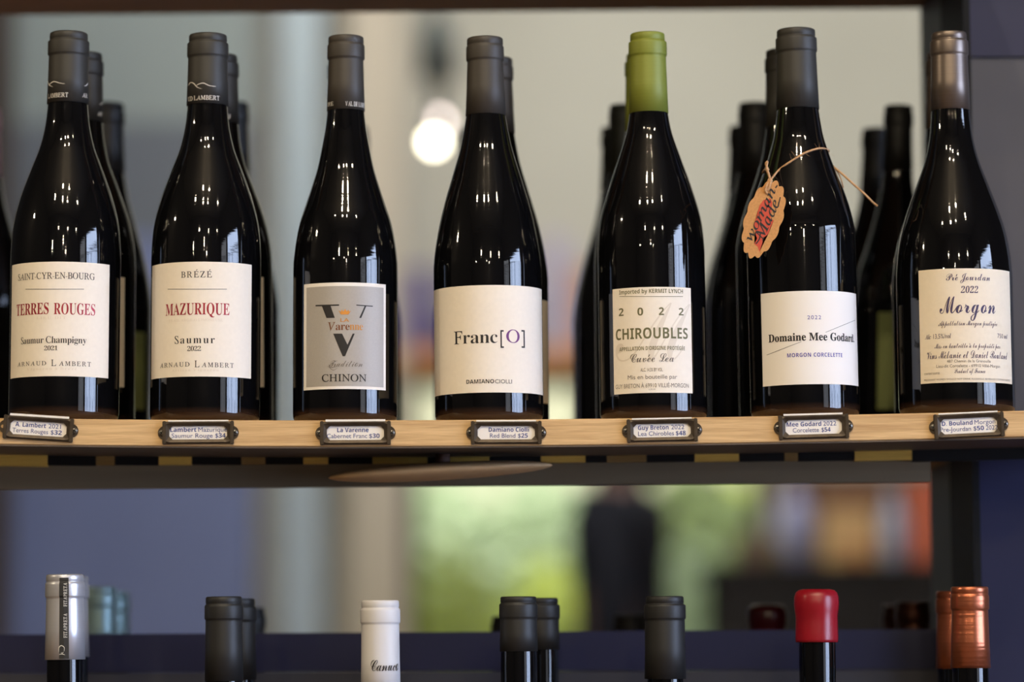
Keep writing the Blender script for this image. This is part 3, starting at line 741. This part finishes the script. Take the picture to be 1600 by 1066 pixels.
# --- b3
root, S, R, _ = B['b3']; Rl = R + .0002
lb = label_sheet(S, R, 475, 602.5, 441.5, 608, PAPERW, root)
def c7(x, y): return (470 + x/5.92, 435 + y/5.92)
pn = label_sheet(S, R+.00015, 478.8, 599.2, 447, 603.5, GREYP, lb, 'printed_panel', .0001)
lettering(S, Rl, [rule(S,Rl,*c7(138,253),*c7(355,247),2.0), poly(S,Rl,[c7(195,254),c7(238,367),c7(315,366),c7(275,252)]),
                  rule(S,Rl,*c7(513,248),*c7(665,259),1.5), poly(S,Rl,[c7(590,256),c7(540,367),c7(558,367),c7(605,256)]),
                  poly(S,Rl,[c7(300,512),c7(388,722),c7(410,720),c7(432,665),c7(432,615),c7(382,512)]), poly(S,Rl,[c7(480,512),c7(410,660),c7(410,720),c7(498,512)]),
                  T(S,Rl,'CHINON',503,572.5,596,584.8,'roman',.007)], INK, pn, d=.00025)
lettering(S, Rl, [T(S,Rl,'Tradition',514,566,573,562.5,'script',0,1,.2)] + [stroke(S,Rl,[c7(340,760),c7(290,790),c7(265,820),c7(300,850),c7(340,830)],.7), stroke(S,Rl,[c7(245,815),c7(290,825),c7(340,815)],.7)], INKG, pn, d=.00025)
lettering(S, Rl, [T(S,Rl,'Vare',512.5,546,515.8,503.5,'roman',.004)], COPINK, pn, d=.00025)
lettering(S, Rl, [T(S,Rl,'nne',546.5,567,515.8,503.5,'roman',.004), T(S,Rl,'LA',532,545.5,503,497.5,'sans'),
                  poly(S,Rl,[c7(372,335),c7(440,335),c7(466,298),c7(446,312),c7(442,290),c7(425,308),c7(410,284),c7(394,308),c7(378,290),c7(372,312),c7(350,298)])], GOLD, pn, d=.00025)
# --- b4
root, S, R, _ = B['b4']; Rl = R + .0002
lb = label_sheet(S, R, 680, 848, 445.5, 613.5, PAPER, root, ths=(-1.45, 1.42))
lettering(S, Rl, [T(S,Rl,'Franc',709.5,777.5,536.5,516.5,'roman',.003), T(S,Rl,'[',782,787.2,537,516,'sans'), T(S,Rl,']',814.8,820,537,516,'sans'), T(S,Rl,'DAMIANO',728.8,772,599.3,593,'sansb',-.004), T(S,Rl,'CIOLLI',773.5,800,599.3,593,'sans')], INK, lb)
lettering(S, Rl, [T(S,Rl,'O',791,812,535.5,515.5,'roman',.003)], PURPLE, lb)
# --- b5
root, S, R, _ = B['b5']; Rl = R + .0002
lb = label_sheet(S, R, 958.5, 1080.5, 448.5, 614, PAPER, root)
lettering(S, Rl-.0001, [T(S,Rl,'M',962,1080,562,478,'script',.0)], FAINT, lb, d=.00012)
lettering(S, Rl, [T(S,Rl,'Imported by KERMIT LYNCH',967.5,1067,458,451.5,'sansb',-.002), rule(S,Rl,968,463.5,1067,463.5,.8),
                  T(S,Rl,'2',967,974.5,494,482,'sansb'), T(S,Rl,'0',996,1005,493,481,'sansb'), T(S,Rl,'2',1029.5,1037.5,492.5,480.5,'sansb'), T(S,Rl,'2',1060.5,1068,493,481.5,'sansb'),
                  T(S,Rl,'CHIROUBLES',962.5,1074.5,529,512,'sansb'), T(S,Rl,"APPELLATION D'ORIGINE PROTÉGÉE",968,1070,547,541,'sansb',-.004)], OLIVE, lb)
lettering(S, Rl, [T(S,Rl,'Cuvée Lea',985,1053,565.5,552.5,'scriptb',0,1.0,-.1), T(S,Rl,'ALC. 14.5% BY VOL.',1001,1036,580.5,575,'sans'), T(S,Rl,'Mis en bouteille par',981,1058,592,585.5,'sans',0),
                  T(S,Rl,'GUY BRETON À 69910 VILLIÉ-MORGON',962,1076,605.5,599,'sans',0), T(S,Rl,'L.22.30',1014,1024,609.5,607.5,'sans')], INKG, lb)
# --- b6
root, S, R, _ = B['b6']; Rl = R + .0002
lb = label_sheet(S, R, 1190.5, 1339, 454.5, 600.5, PAPERW, root)
lettering(S, Rl, [T(S,Rl,'Domaine Mee Godard.',1201,1334.5,532,520,'serif',.012), rule(S,Rl,1198,555,1252,534,.6), rule(S,Rl,1290,519.5,1336,500.5,.6)], INK, lb)
lettering(S, Rl, [T(S,Rl,'2022',1261.5,1283,499,493,'sans',0,1.2), T(S,Rl,'MORGON CORCELETTE',1230,1316,557.5,551.3,'sansb',-.002,1.1)], VIOLET, lb)
# --- b7
root, S, R, _ = B['b7']; Rl = R + .0002
lb = label_sheet(S, R, 1437, 1579, 419.5, 597.5, PAPER2, root)
X = lambda v: 1420 + v/5.33
Y_ = lambda v: 410 + v/5.33
lettering(S, Rl, [T(S,Rl,'Pré Jourdan',X(310),X(675),Y_(150),Y_(92),'scriptb',-.001,1,-.1), T(S,Rl,'2022',X(432),X(578),Y_(255),Y_(200),'serif',-.004,1,.15),
                  T(S,Rl,'Morgon',X(257),X(720),Y_(422),Y_(282),'scriptb',0,1,-.15), T(S,Rl,'Appellation Morgon protégée',X(247),X(735),Y_(525),Y_(484),'scriptb',-.001),
                  T(S,Rl,'Alc 13,5%/vol',X(135),X(352),Y_(636),Y_(598),'bi',-.003), T(S,Rl,'750 ml',X(738),X(820),Y_(634),Y_(598),'bi',-.003),
                  T(S,Rl,'Mis en bouteille à la propriété par',X(215),X(760),Y_(712),Y_(672),'scriptb',-.001), T(S,Rl,'Vins Mélanie et Daniel Bouland',X(150),X(820),Y_(797),Y_(735),'scriptb',-.001),
                  T(S,Rl,'Product of France',X(380),X(637),Y_(922),Y_(884),'scriptb',-.001)], PURINK, lb)
lettering(S, Rl, [T(S,Rl,'487 Chemin de la Grenouille',X(318),X(682),Y_(833),Y_(810),'sans'), T(S,Rl,'Lieu-dit Corcelette - 69910 Villié-Morgon',X(230),X(758),Y_(873),Y_(848),'sans'),
                  T(S,Rl,'CONTIENT SULFITES',X(130),X(258),Y_(936),Y_(920),'sans'), T(S,Rl,'PREGNANT WOMEN SHOULD NOT DRINK ALCOHOLIC BEVERAGES CONTAINS SULFITES',X(130),X(840),Y_(978),Y_(964),'sans')], INKG, lb)
# --- print on capsules
def capR(half): return half*K + .0003
def child(root, nm): return [c for c in root.children if c.name.startswith(nm)][0]
root, S, R, _ = B['b1']; c = child(root, 'foil_capsule'); r = capR(32.6)
def c1(x, y): return (x/3.23, 30 + y/3.23)
lettering(S, r, [T(S,r,'LAMBERT',75.5,106.5,151.8,145,'roman',.004), T(S,r,'AR',128.5,136.5,152.5,146,'roman',.004), stroke(S,r,[c1(240,312),c1(250,332),c1(266,342)],1.1),
                 stroke(S,r,[c1(247,336),c1(258,322),c1(275,315),c1(300,322),c1(327,326)],1.2), stroke(S,r,[c1(425,338),c1(436,334),c1(443,322)],1.1)], WHITEINK, c)
root, S, R, _ = B['b2']; c = child(root, 'foil_capsule')
def c2(x, y): return (220 + x/3.23, 30 + y/3.23)
lettering(S, r, [T(S,r,'UD LAMBERT',294,343,155.8,149,'roman',.004), stroke(S,r,[c2(240,335),c2(252,320),c2(268,325),c2(285,343),c2(308,352)],1.2),
                 stroke(S,r,[c2(275,338),c2(295,327),c2(318,323),c2(345,335),c2(380,340)],1.2)], WHITEINK, c)
root, S, R, _ = B['b3']; c = child(root, 'foil_capsule'); r3 = capR(30)
lettering(S, r3, [T(S,r3,'VAL DE LOIRE',539.7,569.2,166,159,'roman',.004), T(S,r3,'IRE',512,521,165.5,159.5,'roman',.004)], WHITEINK, c)

# --- second row: copies of the front bottles
def place_copy(src, tx, ty, bxp, Y, lab, group):
    M, H = frame_of(tx, ty, bxp, 640, Y)
    M0 = src.matrix_world
    c = copy_tree(src); 
    c.matrix_world = M; c['label'] = lab; c['group'] = group
    return c
bpy.context.view_layer.update()
SEC = [('b1',131,82,127,'second TERRES ROUGES bottle, directly behind the leftmost front bottle'), ('b2',342,85,344,'second MAZURIQUE bottle, directly behind the first one'),
       ('b3',539.5,89,540,'second CHINON bottle, almost hidden behind the first one'), ('b4',773.5,88,776,'second Franc[O] bottle, peeking out behind the right of the first'),
       ('b5',1004.5,86,1012,'second green-capped bottle, peeking out behind the left of the first'), ('b6',1225.5,79,1238,'second Mee Godard bottle, peeking out behind the left of the first'),
       ('b7',1474,82,1486,'second Morgon bottle, almost hidden behind the bronze-capped one')]
for key, tx, ty, bxp, lab in SEC:
    place_copy(B[key][0], tx, ty, bxp, .088, lab, 'second row on the oak shelf')

# --- third and fourth rows, dark bottles seen from behind
nB, cB, gB = PR['b4']
THIRD = [(169,162,160,.33,'b4',CAPBLK,'dark bottle third back behind the leftmost wine','t'), (363,161,360,.33,'b4',CAPBLK,'dark bottle third back behind the MAZURIQUE wine','t'),
         (551,200,556,.455,'b4',CAPBLK,'dark bottle at the very back behind the CHINON wine','f'), (743,203,752,.455,'b4',CAPBLK,'dark bottle at the very back behind the Franc[O] wine','f'),
         (977,165,978,.33,'b4',CAPGREENSH,'bottle with shade-darkened green cap, third back behind the green-capped wine','t'), (963,200,967,.455,'b4',CAPGREENSH,'bottle with shade-darkened green cap at the very back, left of the green-capped wine','f'),
         (1179,162,1182,.33,'b4',CAPBLK,'dark bottle third back, left of the Mee Godard wine','t'), (1163,198,1167,.455,'b4',CAPBLK,'dark bottle at the very back, left of the Mee Godard wine','f'),
         (1404,166,1396,.33,'bs',CAPBLK,'dark bottle third back between the Mee Godard and Morgon wines','t'), (1371,202,1366,.455,'b4',CAPBLK,'dark bottle at the very back, right of the Mee Godard wine','f'),
         (-24,170,-34,.33,'b4',mat('cap_dusty_pink', (150, 108, 112), .5),'dark bottle with dusty pink capsule cut by the left picture edge','t')]
for tx, ty, bxp, Y, pr, cm, lab, kk in THIRD:
    n, cp_, gp_ = PR[pr]
    rt, S, R, _ = bottle('wine_bottle', lab, tx, ty, bxp, n, cp_, gp_, cm, Y=Y, group='dark bottles at the back of the oak shelf')
    if tx in (169, 1404, 363):
        # narrow back label
        lx = {169: (208, 226), 1404: (1371, 1403), 363: (415, 421)}[tx]
        label_sheet(S, R, lx[0], lx[1], 488 if tx == 1404 else 519, 640, OLIVEP, rt, 'back_label')

# --- lower row
bord = lambda cl: [(cl-10, 27.5), (cl+4, 28.2), (cl+30, 28.5), (175,29),(200,36),(225,54),(250,69),(280,75),(340,76),(590,76)]
LOW = [
 ('b',101.5,898,101.5,0,'silver',cap(132,29,30.5,29,31.5),132,CAPSIL,'bottle with silver capsule and black FITAPRETA strip, lower left'),
 ('b',109.5,901,109.5,.085,'silver',cap(129,29,30.5,29,31),129,CAPSIL,'silver-capped bottle hidden right behind the FITAPRETA one'),
 ('b',156,917.5,156,.33,'teal',cap(110,29,31,29,31),110,CAPSILLIT,'silver-capped bottle with pale teal light painted on, third back at lower left'),
 ('b',176.5,925,176.5,.43,'teal',cap(110,29,31,29,31),110,CAPSILLIT,'silver-capped bottle with pale teal light painted on, furthest back at lower left'),
 ('b',349.7,932.5,349.7,0,'black',cap(131,28,30,28.5,30),131,CAPBLK,'black-capped bottle left of the white-capped one, lower row'),
 ('b',371,936,371,.085,'black',cap(130,28,30.5,28.5,30),130,CAPBLK,'black-capped bottle just behind the left black-capped one'),
 ('b',389,950,389,.33,'black',cap(110,28,30.5,28.5,30),110,CAPBLK,'black cap peeking out third back at lower left'),
 ('b',594,938.5,594,0,'white',cap(150,29.2,31,29.5,31),150,CAPWHT,'bottle with plain white capsule lettered Canuco'),
 ('b',810,932.5,810,0,'black',cap(85,28,30,28.8,29.6,10,33),85,CAPBLK,'short black-capped bottle below the Franc[O] wine, front one of two'),
 ('b',844.5,934.5,844.5,.085,'black',cap(83,28,31,29.5,30.5,10,33),83,CAPBLK,'short black-capped bottle below the Franc[O] wine, behind the front one'),
 ('b',794,963,794,.33,'black',cap(83,28,30.5,29,30,10,33),83,CAPBLK,'black cap just peeking left of the short black-capped pair'),
 ('b',1038.5,932,1038.5,0,'black',cap(128,29.5,32.6,31,32.2),128,CAPBLK,'black-capped bottle left of the red waxed one, lower row'),
 ('b',984,960,984,.43,'black',cap(110,29,31,29,30),110,CAPBLK,'low dark cap furthest back, left of the right black-capped bottle'),
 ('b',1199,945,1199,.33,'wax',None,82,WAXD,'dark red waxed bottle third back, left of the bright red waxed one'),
 ('b',1276,921,1278,0,'wax',None,82,WAX,'bottle dipped in bright red wax, lower right'),
 ('b',1515,917,1518,0,'copper',cap(126,29,29.8,28.2,31),126,CAPCOP,'bottle with shiny wrinkled copper capsule, front at lower right'),
 ('b',1491,924,1494,.085,'copper',cap(124,29,30.5,29,31),124,CAPCOP,'copper-capped bottle just behind the front copper-capped one'),
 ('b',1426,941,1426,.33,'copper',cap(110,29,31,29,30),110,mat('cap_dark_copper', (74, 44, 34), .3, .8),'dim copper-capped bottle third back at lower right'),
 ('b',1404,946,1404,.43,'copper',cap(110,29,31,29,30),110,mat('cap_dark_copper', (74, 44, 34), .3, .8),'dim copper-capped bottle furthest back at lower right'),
]
L = {}
for _, tx, ty, bxp, Y, kind, cp_, cl, cm, lab in LOW:
    bb = 1460
    if kind == 'wax':
        cp_ = [(0, .3), (0, 22), (1.5, 28), (5, 32), (12, 34.5), (24, 35), (34, 33.8), (42, 32.6), (52, 32.8), (65, 33), (78, 33.2), (82, 32.8), (82.5, 30.5)]
        wob = lambda a, z: .012*math.sin(3*a+1) + .008*math.sin(7*a)
        nm = 'wax_seal'
    else: wob = (lambda a, z: .006*math.sin(9*a + 600*z)) if kind == 'copper' else None; nm = 'foil_capsule'
    gp_ = bord(cl) if tx not in (1426, 1404) else [(cl-10, 27.5), (cl+4, 28.2), (160,29),(240,30),(300,33),(340,34),(590,34)]
    M, H = frame_of(tx, ty, tx + (tx-800)*.004 + 4, 1500, Y, LZ)
    n_ = H*2000
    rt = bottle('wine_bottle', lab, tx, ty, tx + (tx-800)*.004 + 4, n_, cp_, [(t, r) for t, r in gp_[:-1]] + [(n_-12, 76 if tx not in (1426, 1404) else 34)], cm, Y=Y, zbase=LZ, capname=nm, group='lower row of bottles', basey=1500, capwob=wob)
    L[(tx)] = rt
# silver capsule: black strip with vertical lettering
root, S, R, _ = L[101.5]; c = child(root, 'foil_capsule'); rs = capR(30.3)
def strip(S, root, x0, x1, y0, y1, prof, m):
    vs = []; fs = []; n = 26
    zt0 = S.tz((x0+x1)/2, y0, .0152)[1]; zb0 = S.tz((x0+x1)/2, y1, .0155)[1]
    t0 = S.tz(x0, (y0+y1)/2, .0155)[0]; t1 = S.tz(x1, (y0+y1)/2, .0155)[0]
    prof = [p for p in prof if p[1] > 12*K]; zz = np.array([p[0] for p in prof][::-1]); rr = np.array([p[1] for p in prof][::-1])
    zs = np.array(sorted(set(list(np.linspace(zb0, zt0, n)) + [z for z in zz if zb0 < z < zt0])))
    for z in zs:
        r = float(np.interp(z, zz, rr)) + .0003
        for t in (t0, (t0+t1)/2, t1): vs.append((r*math.sin(t), -r*math.cos(t), z))
    for i in range(len(zs)-1):
        a = 3*i; fs += [(a, a+1, a+4, a+3), (a+1, a+2, a+5, a+4)]
    me = bpy.data.meshes.new('black_strip'); me.from_pydata(vs, [], fs); return link('black_strip', me, m, root), zz, rr, (t0, t1)
M, H = frame_of(101.5, 898, 101.5 + (101.5-800)*.004+4, 1500, 0, LZ)
capprof = [(H - t*H/(H*2000), r*K) for t, r in cap(132,29,30.5,29,31.5)]
st, zz, rr, (t0, t1) = strip(S, c, 92.5, 107.5, 903, 1030, capprof, mat('strip_black', (34, 34, 36), .5))
def vtext(s, ybot, ytop):
    V, Fc = roman_geo(s, .006, 1.12)
    zb0 = S.tz(100, ybot, .0155)[1]; zt0 = S.tz(100, ytop, .0155)[1]
    z = zb0 + V[:, 0]*(zt0-zb0); tc_ = t0*.36 + t1*.64; ht = (t1-t0)*.36
    th = tc_ + ht*.5 - V[:, 1]*ht
    return np.stack([th, z], 1), Fc
rf = lambda z: float(np.interp(z, zz, rr)) + .0007
lg = []
for kx in range(9):
    a0 = 2*math.pi*kx/9
sy = lambda x, y: (40 + x/5.73, 880 + y/5.73)
lettering(S, rs, [vtext('FITAPRETA', 997, 959), vtext('FITAPRETA', 948, 911)] +
          [stroke(S, rs, [sy(345,790), sy(345,755), sy(320,740), sy(300,760), sy(300,800)], 1.1), stroke(S, rs, [sy(300,820), sy(325,815), sy(352,822)], 1.0), stroke(S, rs, [sy(318,800), sy(330,808), sy(340,796)], .8)], WHITEINK, st, Rf=rf)
root, S, R, _ = L[594]; c = child(root, 'foil_capsule'); rw = capR(30.4)
lettering(S, rw, [T(S,rw,'Canuco',579.5,622,1048.5,1030,'script',.004,.95)], INK, c)

# ------------------------------------------------------------------ price tag holders
def holder(cx, cy, wpx, hpx, tilt, l1, l2, lab, screws=(1,1), cardup=2.5, dx=0):
    Yh = EY - .0003
    p = at(cx, cy, Yh)
    e = tag(empty('price_tag_holder', p), lab, 'price tag', 'price tag holders on the oak shelf edge')
    e.rotation_euler = (0, math.radians(tilt), 0)
    W = wpx*K*.98/2; Hh = hpx*K*.98/2
    def prism(nm, pts, y0, y1, m, parent, bev=0):
        bm = bmesh.new(); f = [bm.verts.new((x, y0, z)) for x, z in pts]; g_ = [bm.verts.new((x, y1, z)) for x, z in pts]
        bm.faces.new(f); bm.faces.new(g_[::-1])
        for i in range(len(pts)): bm.faces.new((f[i], f[(i+1)%len(pts)], g_[(i+1)%len(pts)], g_[i]))
        if bev: bmesh.ops.bevel(bm, geom=[ed for ed in bm.edges if abs(ed.verts[0].co.y-y0) < 1e-7 and abs(ed.verts[1].co.y-y0) < 1e-7], offset=bev, segments=2, affect='EDGES')
        return from_bm(nm, bm, m, parent)
    # frame: outer rectangle, inner octagon opening
    iw = W - 4.2*2*K*.9; ih = Hh - 3.6*2*K*.95; ch = 5.2*K
    inner = [(-iw+ch,-ih),(iw-ch,-ih),(iw,-ih+ch),(iw,ih-ch),(iw-ch,ih),(-iw+ch,ih),(-iw,ih-ch),(-iw,-ih+ch)]
    outer = [(-W+ch,-Hh),(W-ch,-Hh),(W,-Hh),(W,Hh),(W-ch,Hh),(-W+ch,Hh),(-W,Hh),(-W,-Hh)]
    bm = bmesh.new()
    lay = []
    for (pts, y) in ((inner, -.0008), (inner, -.0022), (None, -.0030), (outer, -.0022), (outer, 0)):
        if pts is None: pts = [((a[0]*.35+b_[0]*.65), (a[1]*.35+b_[1]*.65)) for a, b_ in zip(inner, outer)]
        lay.append([bm.verts.new((x, y, z)) for x, z in pts])
    for a, b_ in zip(lay, lay[1:]):
        for i in range(8): bm.faces.new((a[i], a[(i+1)%8], b_[(i+1)%8], b_[i]))
    from_bm('frame', bm, BRONZE, e)
    # raised side ribs
    for s in (-1, 1): box('side_rib', s*W-.0014, s*W+.0014, -.0036, 0, -Hh-.0004, Hh+.0004, BRONZE, e, .0005)
    for s, sc_ in ((-1, screws[0]), (1, screws[1])):
        ear = [(s*(W-.001), -.0052)] + [(s*(W-.0005 + .0056*math.cos(a)), .0054*math.sin(a)) for a in np.linspace(-math.pi/2, math.pi/2, 14)] + [(s*(W-.001), .0052)]
        if s < 0: ear = ear[::-1]
        er = prism('mounting_ear', ear, -.0011, 0, BRONZE, e, .0003)
        if sc_:
            sw = lathe('screw', [(0, .0026), (.0004, .0027), (.0012, .0019), (.0014, .0008)], STEEL, er, 20); sw.rotation_euler = (math.pi/2, 0, 0); sw.location = (s*(W+.0021), -.0011, 0)
            bm = bmesh.new(); bx(bm, -.0016, .0016, -.0018, -.0012, -.0003, .0003); bx(bm, -.0003, .0003, -.0018, -.0012, -.0016, .0016)
            o = from_bm('screw_slot', bm, BLACK, er); o.location = (s*(W+.0021), -.0011, 0); o.rotation_euler = (0, .5, 0)
        else:
            sw = lathe('screw_hole', [(0, .0013), (.0002, .0013)], OAK, er, 16); sw.rotation_euler = (math.pi/2, 0, 0); sw.location = (s*(W+.0021), -.0011, 0)
    cd_ = box('card', -iw-.001, iw+.001, -.0006, -.0002, -ih-.001, Hh+cardup*K, PAPERW, e)
    # lettering on the card
    Vs = []; Fs = []; nn = 0
    for segs, zb_, hh in ((l1, 1.5*K, 6.7*K/1.15), (l2, -7.7*K, 6.7*K/1.15)):
        for (s_, st_, x0, x1) in segs:
            V, Fc = text_geo(s_, st_, 0)
            xx = x0*K + dx + V[:, 0]*(x1-x0)*K; z2 = zb_ + V[:, 1]*hh*1.15
            Vs.append(np.stack([xx, np.full(len(xx), -.00075), z2], 1)); Fs += [tuple(i+nn for i in f) for f in Fc]; nn += len(V)
    me = bpy.data.meshes.new('lettering'); me.from_pydata(np.vstack(Vs).tolist(), [], Fs); me.update(); link('lettering', me, NAVY, cd_)
sb, sn = 'sansb', 'sans'
H_ = holder
H_(60.5, 670, 104, 36, 4.0, [('A. Lambert',sb,-36,11),('2021',sn,15,34)], [('Terres Rouges',sn,-40,15),('$32',sb,19,36)], 'price tag $32 under the TERRES ROUGES wine, tilted', (0,1), 3.5)
H_(310, 676.5, 106, 35, 0, [('Lambert',sb,-43,-3),('Mazurique',sn,0,44)], [('Saumur Rouge',sn,-41,22),('$34',sb,26,42)], 'price tag $34 under the MAZURIQUE wine')
H_(555.5, 677, 105, 36, 0, [('La Varenne',sb,-28,20)], [('Cabernet Franc',sn,-44,18),('$30',sb,21,37)], 'price tag $30 under the CHINON wine', (1,1), 3.5)
H_(791, 676.5, 105, 35, .2, [('Damiano Ciolli',sb,-27,35)], [('Red Blend',sn,-25,14),('$25',sb,18,33)], 'price tag $25 under the Franc[O] wine')
H_(1034.5, 673, 105, 35, -.8, [('Guy Breton',sb,-37,10),('2022',sn,14,34)], [('Lea Chirobles',sn,-37,18),('$48',sb,21,36)], 'price tag $48 under the green-capped CHIROUBLES wine')
H_(1271, 667.5, 104, 37, -1.2, [('Mee Godard',sb,-41,12),('2022',sn,15,35)], [('Corcelette',sn,-32,8),('$54',sb,12,26)], 'price tag $54 under the Mee Godard wine', (1,1), 3)
H_(1513.5, 665.5, 104, 38, -2.4, [('D. Bouland',sb,-41,6),('Morgon',sn,9,41)], [('Pre-Jourdan',sn,-44,3),('$50',sb,7,23),('2022',sn,26,44)], 'price tag $50 under the Morgon wine, tilted')

# ------------------------------------------------------------------ kraft hang tag with twine on the Mee Godard bottle
TW = mat('jute_twine', (196, 152, 110), .8, noise=((900, 900, 900), .3))
KRAFT = mat('kraft_paper', (196, 140, 82), .75, noise=((700, 700, 700), .12))
root6, S6, R6, _ = B['b6']; M6 = root6.matrix_world
c5 = lambda x, y: (1150 + x/5.61, 220 + y/5.61)
tagc = at(*c5(240, 690), -.052)
ht = tag(empty('hang_tag', tagc), 'scalloped kraft hang tag lettered woman Made, tied with twine to the Mee Godard bottle', 'tag')
ang = math.radians(18.5)
ht.rotation_euler = (0, ang, 0)
bmo = []; NP = 96
for i in range(NP):
    a = 2*math.pi*i/NP
    sc_ = .97 + .10*abs(math.sin(7*a + .3))
    bmo.append((.0137*math.cos(a)*sc_*(1 + .04*math.sin(a)), .0300*math.sin(a)*sc_))
bm = bmesh.new(); f = [bm.verts.new((x, -.0003, z)) for x, z in bmo]; g2 = [bm.verts.new((x, .0003, z)) for x, z in bmo]
bm.faces.new(f); bm.faces.new(g2[::-1])
for i in range(NP): bm.faces.new((f[i], f[(i+1)%NP], g2[(i+1)%NP], g2[i]))
card = from_bm('tag_card', bm, KRAFT, ht)
def tl(px, py):     # photo point -> tag local x,z
    p = at(px, py, -.052) - tagc
    return (p.x*math.cos(ang) - p.z*math.sin(ang), p.x*math.sin(ang) + p.z*math.cos(ang))
redp = [(300,505),(318,540),(315,600),(300,680),(330,700),(300,760),(285,815),(245,850),(240,900),(205,975),(190,930),(160,905),(185,860),(165,790),(160,720),(185,650),(205,570),(240,520)]
bm = bmesh.new(); f = [bm.verts.new((q[0], -.0004, q[1])) for q in (tl(*c5(x, y)) for x, y in redp)]; bm.faces.new(f); bmesh.ops.triangulate(bm, faces=bm.faces[:])
from_bm('red_print', bm, mat('red_marker', (196, 72, 48), .7), card)
def marker(lines):
    Vs = []; Fs = []; n0 = 0
    for pts, wd in lines:
        Pt = catmull([tl(*c5(x, y)) for x, y in pts], 5)
        for k, p in enumerate(Pt):
            q = Pt[min(k+1, len(Pt)-1)] - Pt[max(k-1, 0)]; q = q/(np.linalg.norm(q)+1e-9); nn_ = np.array([-q[1], q[0]])*wd/2
            for s in (1, -1): Vs.append((p[0]+s*nn_[0], -.0005, p[1]+s*nn_[1]))
            if k: Fs.append((n0+2*k-2, n0+2*k-1, n0+2*k+1, n0+2*k))
        n0 += 2*len(Pt)
    me = bpy.data.meshes.new('lettering'); me.from_pydata(Vs, [], Fs); link('lettering', me, INK, card)
def tag_text(t_, p0_, p1_, hcrop, st_, off_):
    V, Fc = text_geo(t_, st_, off_); a_ = np.array(tl(*c5(*p0_))); b2_ = np.array(tl(*c5(*p1_)))
    u_ = b2_ - a_; L_ = np.linalg.norm(u_); nrm = np.array([-u_[1], u_[0]])/L_*hcrop/5.61*K
    Pq = a_ + V[:, :1]*u_ + V[:, 1:]*nrm
    me = bpy.data.meshes.new('lettering'); me.from_pydata([(q[0], -.0006, q[1]) for q in Pq], [], Fc); me.update(); link('lettering', me, INK, card)
tag_text('woman', (135,888), (352,435), 74, 'italic', .010)
tag_text('Made', (232,880), (388,540), 86, 'italic', .010)
marker([([(345,415),(362,392)], .0010), ([(175,905),(205,860),(215,800)], .0010), ([(370,570),(388,495)], .0009)])
# twine: round the neck, knot, loose ends
lp = lambda x, y, Y: at(*c5(x, y), Y)
def surf6(x, y, off=.0008):
    # nearest glass radius: use local z -> profile radius
    prof6 = sorted([(H6 - t*H6/605, r*K) for t, r in dense(PR['b6'][2])])
    px, py = c5(x, y); R_ = .02
    for _i in range(8):
        th, z = S6.tz(px, py, R_); R_ = float(np.interp(z, [p[0] for p in prof6], [p[1] for p in prof6])) + off
    return M6 @ Vector((R_*math.sin(th), -R_*math.cos(th), z))
H6 = frame_of(1243.5, 47, 1258.5, 640, 0)[1]
kn = lp(298, 352, -.046)
front = [kn] + [surf6(x, y) for x, y in ((370,262),(450,200),(530,150),(600,108),(680,78),(750,66))] 
edge = surf6(805, 68)
back = []
thA, zA = S6.tz(*c5(790, 68), .0205)
for a in np.linspace(math.pi*.5, math.pi*1.45, 12):
    z = zA - .001 - (a - math.pi*.5)*.0055
    prof6 = sorted([(H6 - t*H6/605, r*K) for t, r in dense(PR['b6'][2])])
    r = float(np.interp(z, [p[0] for p in prof6], [p[1] for p in prof6])) + .0008
    back.append(M6 @ Vector((r*math.sin(a), -r*math.cos(a), z)))
loop = front + back + [lp(262, 250, -.030), lp(285, 300, -.042), kn]
loop = [Vector(q) - tagc for q in catmull([tuple(q) for q in loop], 6)]
Ri = ht.rotation_euler.to_matrix().inverted()
tw = lambda P_: [Ri @ Vector(q) for q in P_]
tube('twine', tw(loop), .0008, TW, ht, 8)
rel = lambda P_: tw([Vector(q) - tagc for q in catmull([tuple(p) for p in P_], 8)])
tube('twine_end', rel([lp(298,352,-.0465), lp(290,300,-.0475), lp(268,235,-.048), lp(275,185,-.0485), lp(262,205,-.0475), lp(285,260,-.046)]), .0009, TW, ht, 8)
tube('twine_end', rel([lp(298,350,-.047), lp(275,385,-.0535), lp(258,430,-.0535), lp(270,462,-.0532)]), .001, TW, ht, 8)
tube('twine_end', rel([lp(300,350,-.047), lp(300,380,-.0535), lp(285,420,-.0535), lp(262,440,-.0532)]), .001, TW, ht, 8)
tube('twine_end', rel([lp(800,175,.012), lp(860,232,.004), lp(930,290,0), lp(1040,390,-.004), lp(1130,470,-.006), lp(1200,540,-.004), lp(1240,572,-.003)]), .0009, TW, ht, 8)
tube('twine_end', rel([lp(860,234,.006), lp(900,290,.004), lp(925,350,.003), lp(940,410,.006)]), .0006, TW, ht, 6)
# knot
bm = bmesh.new(); bmesh.ops.create_icosphere(bm, subdivisions=2, radius=.0022)
o = from_bm('knot', bm, TW, ht, True); o.location = Ri @ (kn - tagc)
# stray fibres
bm = bmesh.new()
random.seed(3)
for kf in range(26):
    base = loop[random.randrange(len(loop)//2)]; d1 = Vector((random.gauss(0,1), random.gauss(0,.4)-.3, random.gauss(0,1))).normalized()*random.uniform(.002, .007)
    p0 = Ri @ base; p1 = Ri @ (base + d1 + Vector((0,0,.001))); s_ = Vector((.00006, 0, .00006))
    bm.faces.new([bm.verts.new(q) for q in (p0-s_, p1-s_*.4, p1+s_*.4, p0+s_)])
o = from_bm('stray_fibres', bm, TW, ht); o['kind'] = 'stuff'
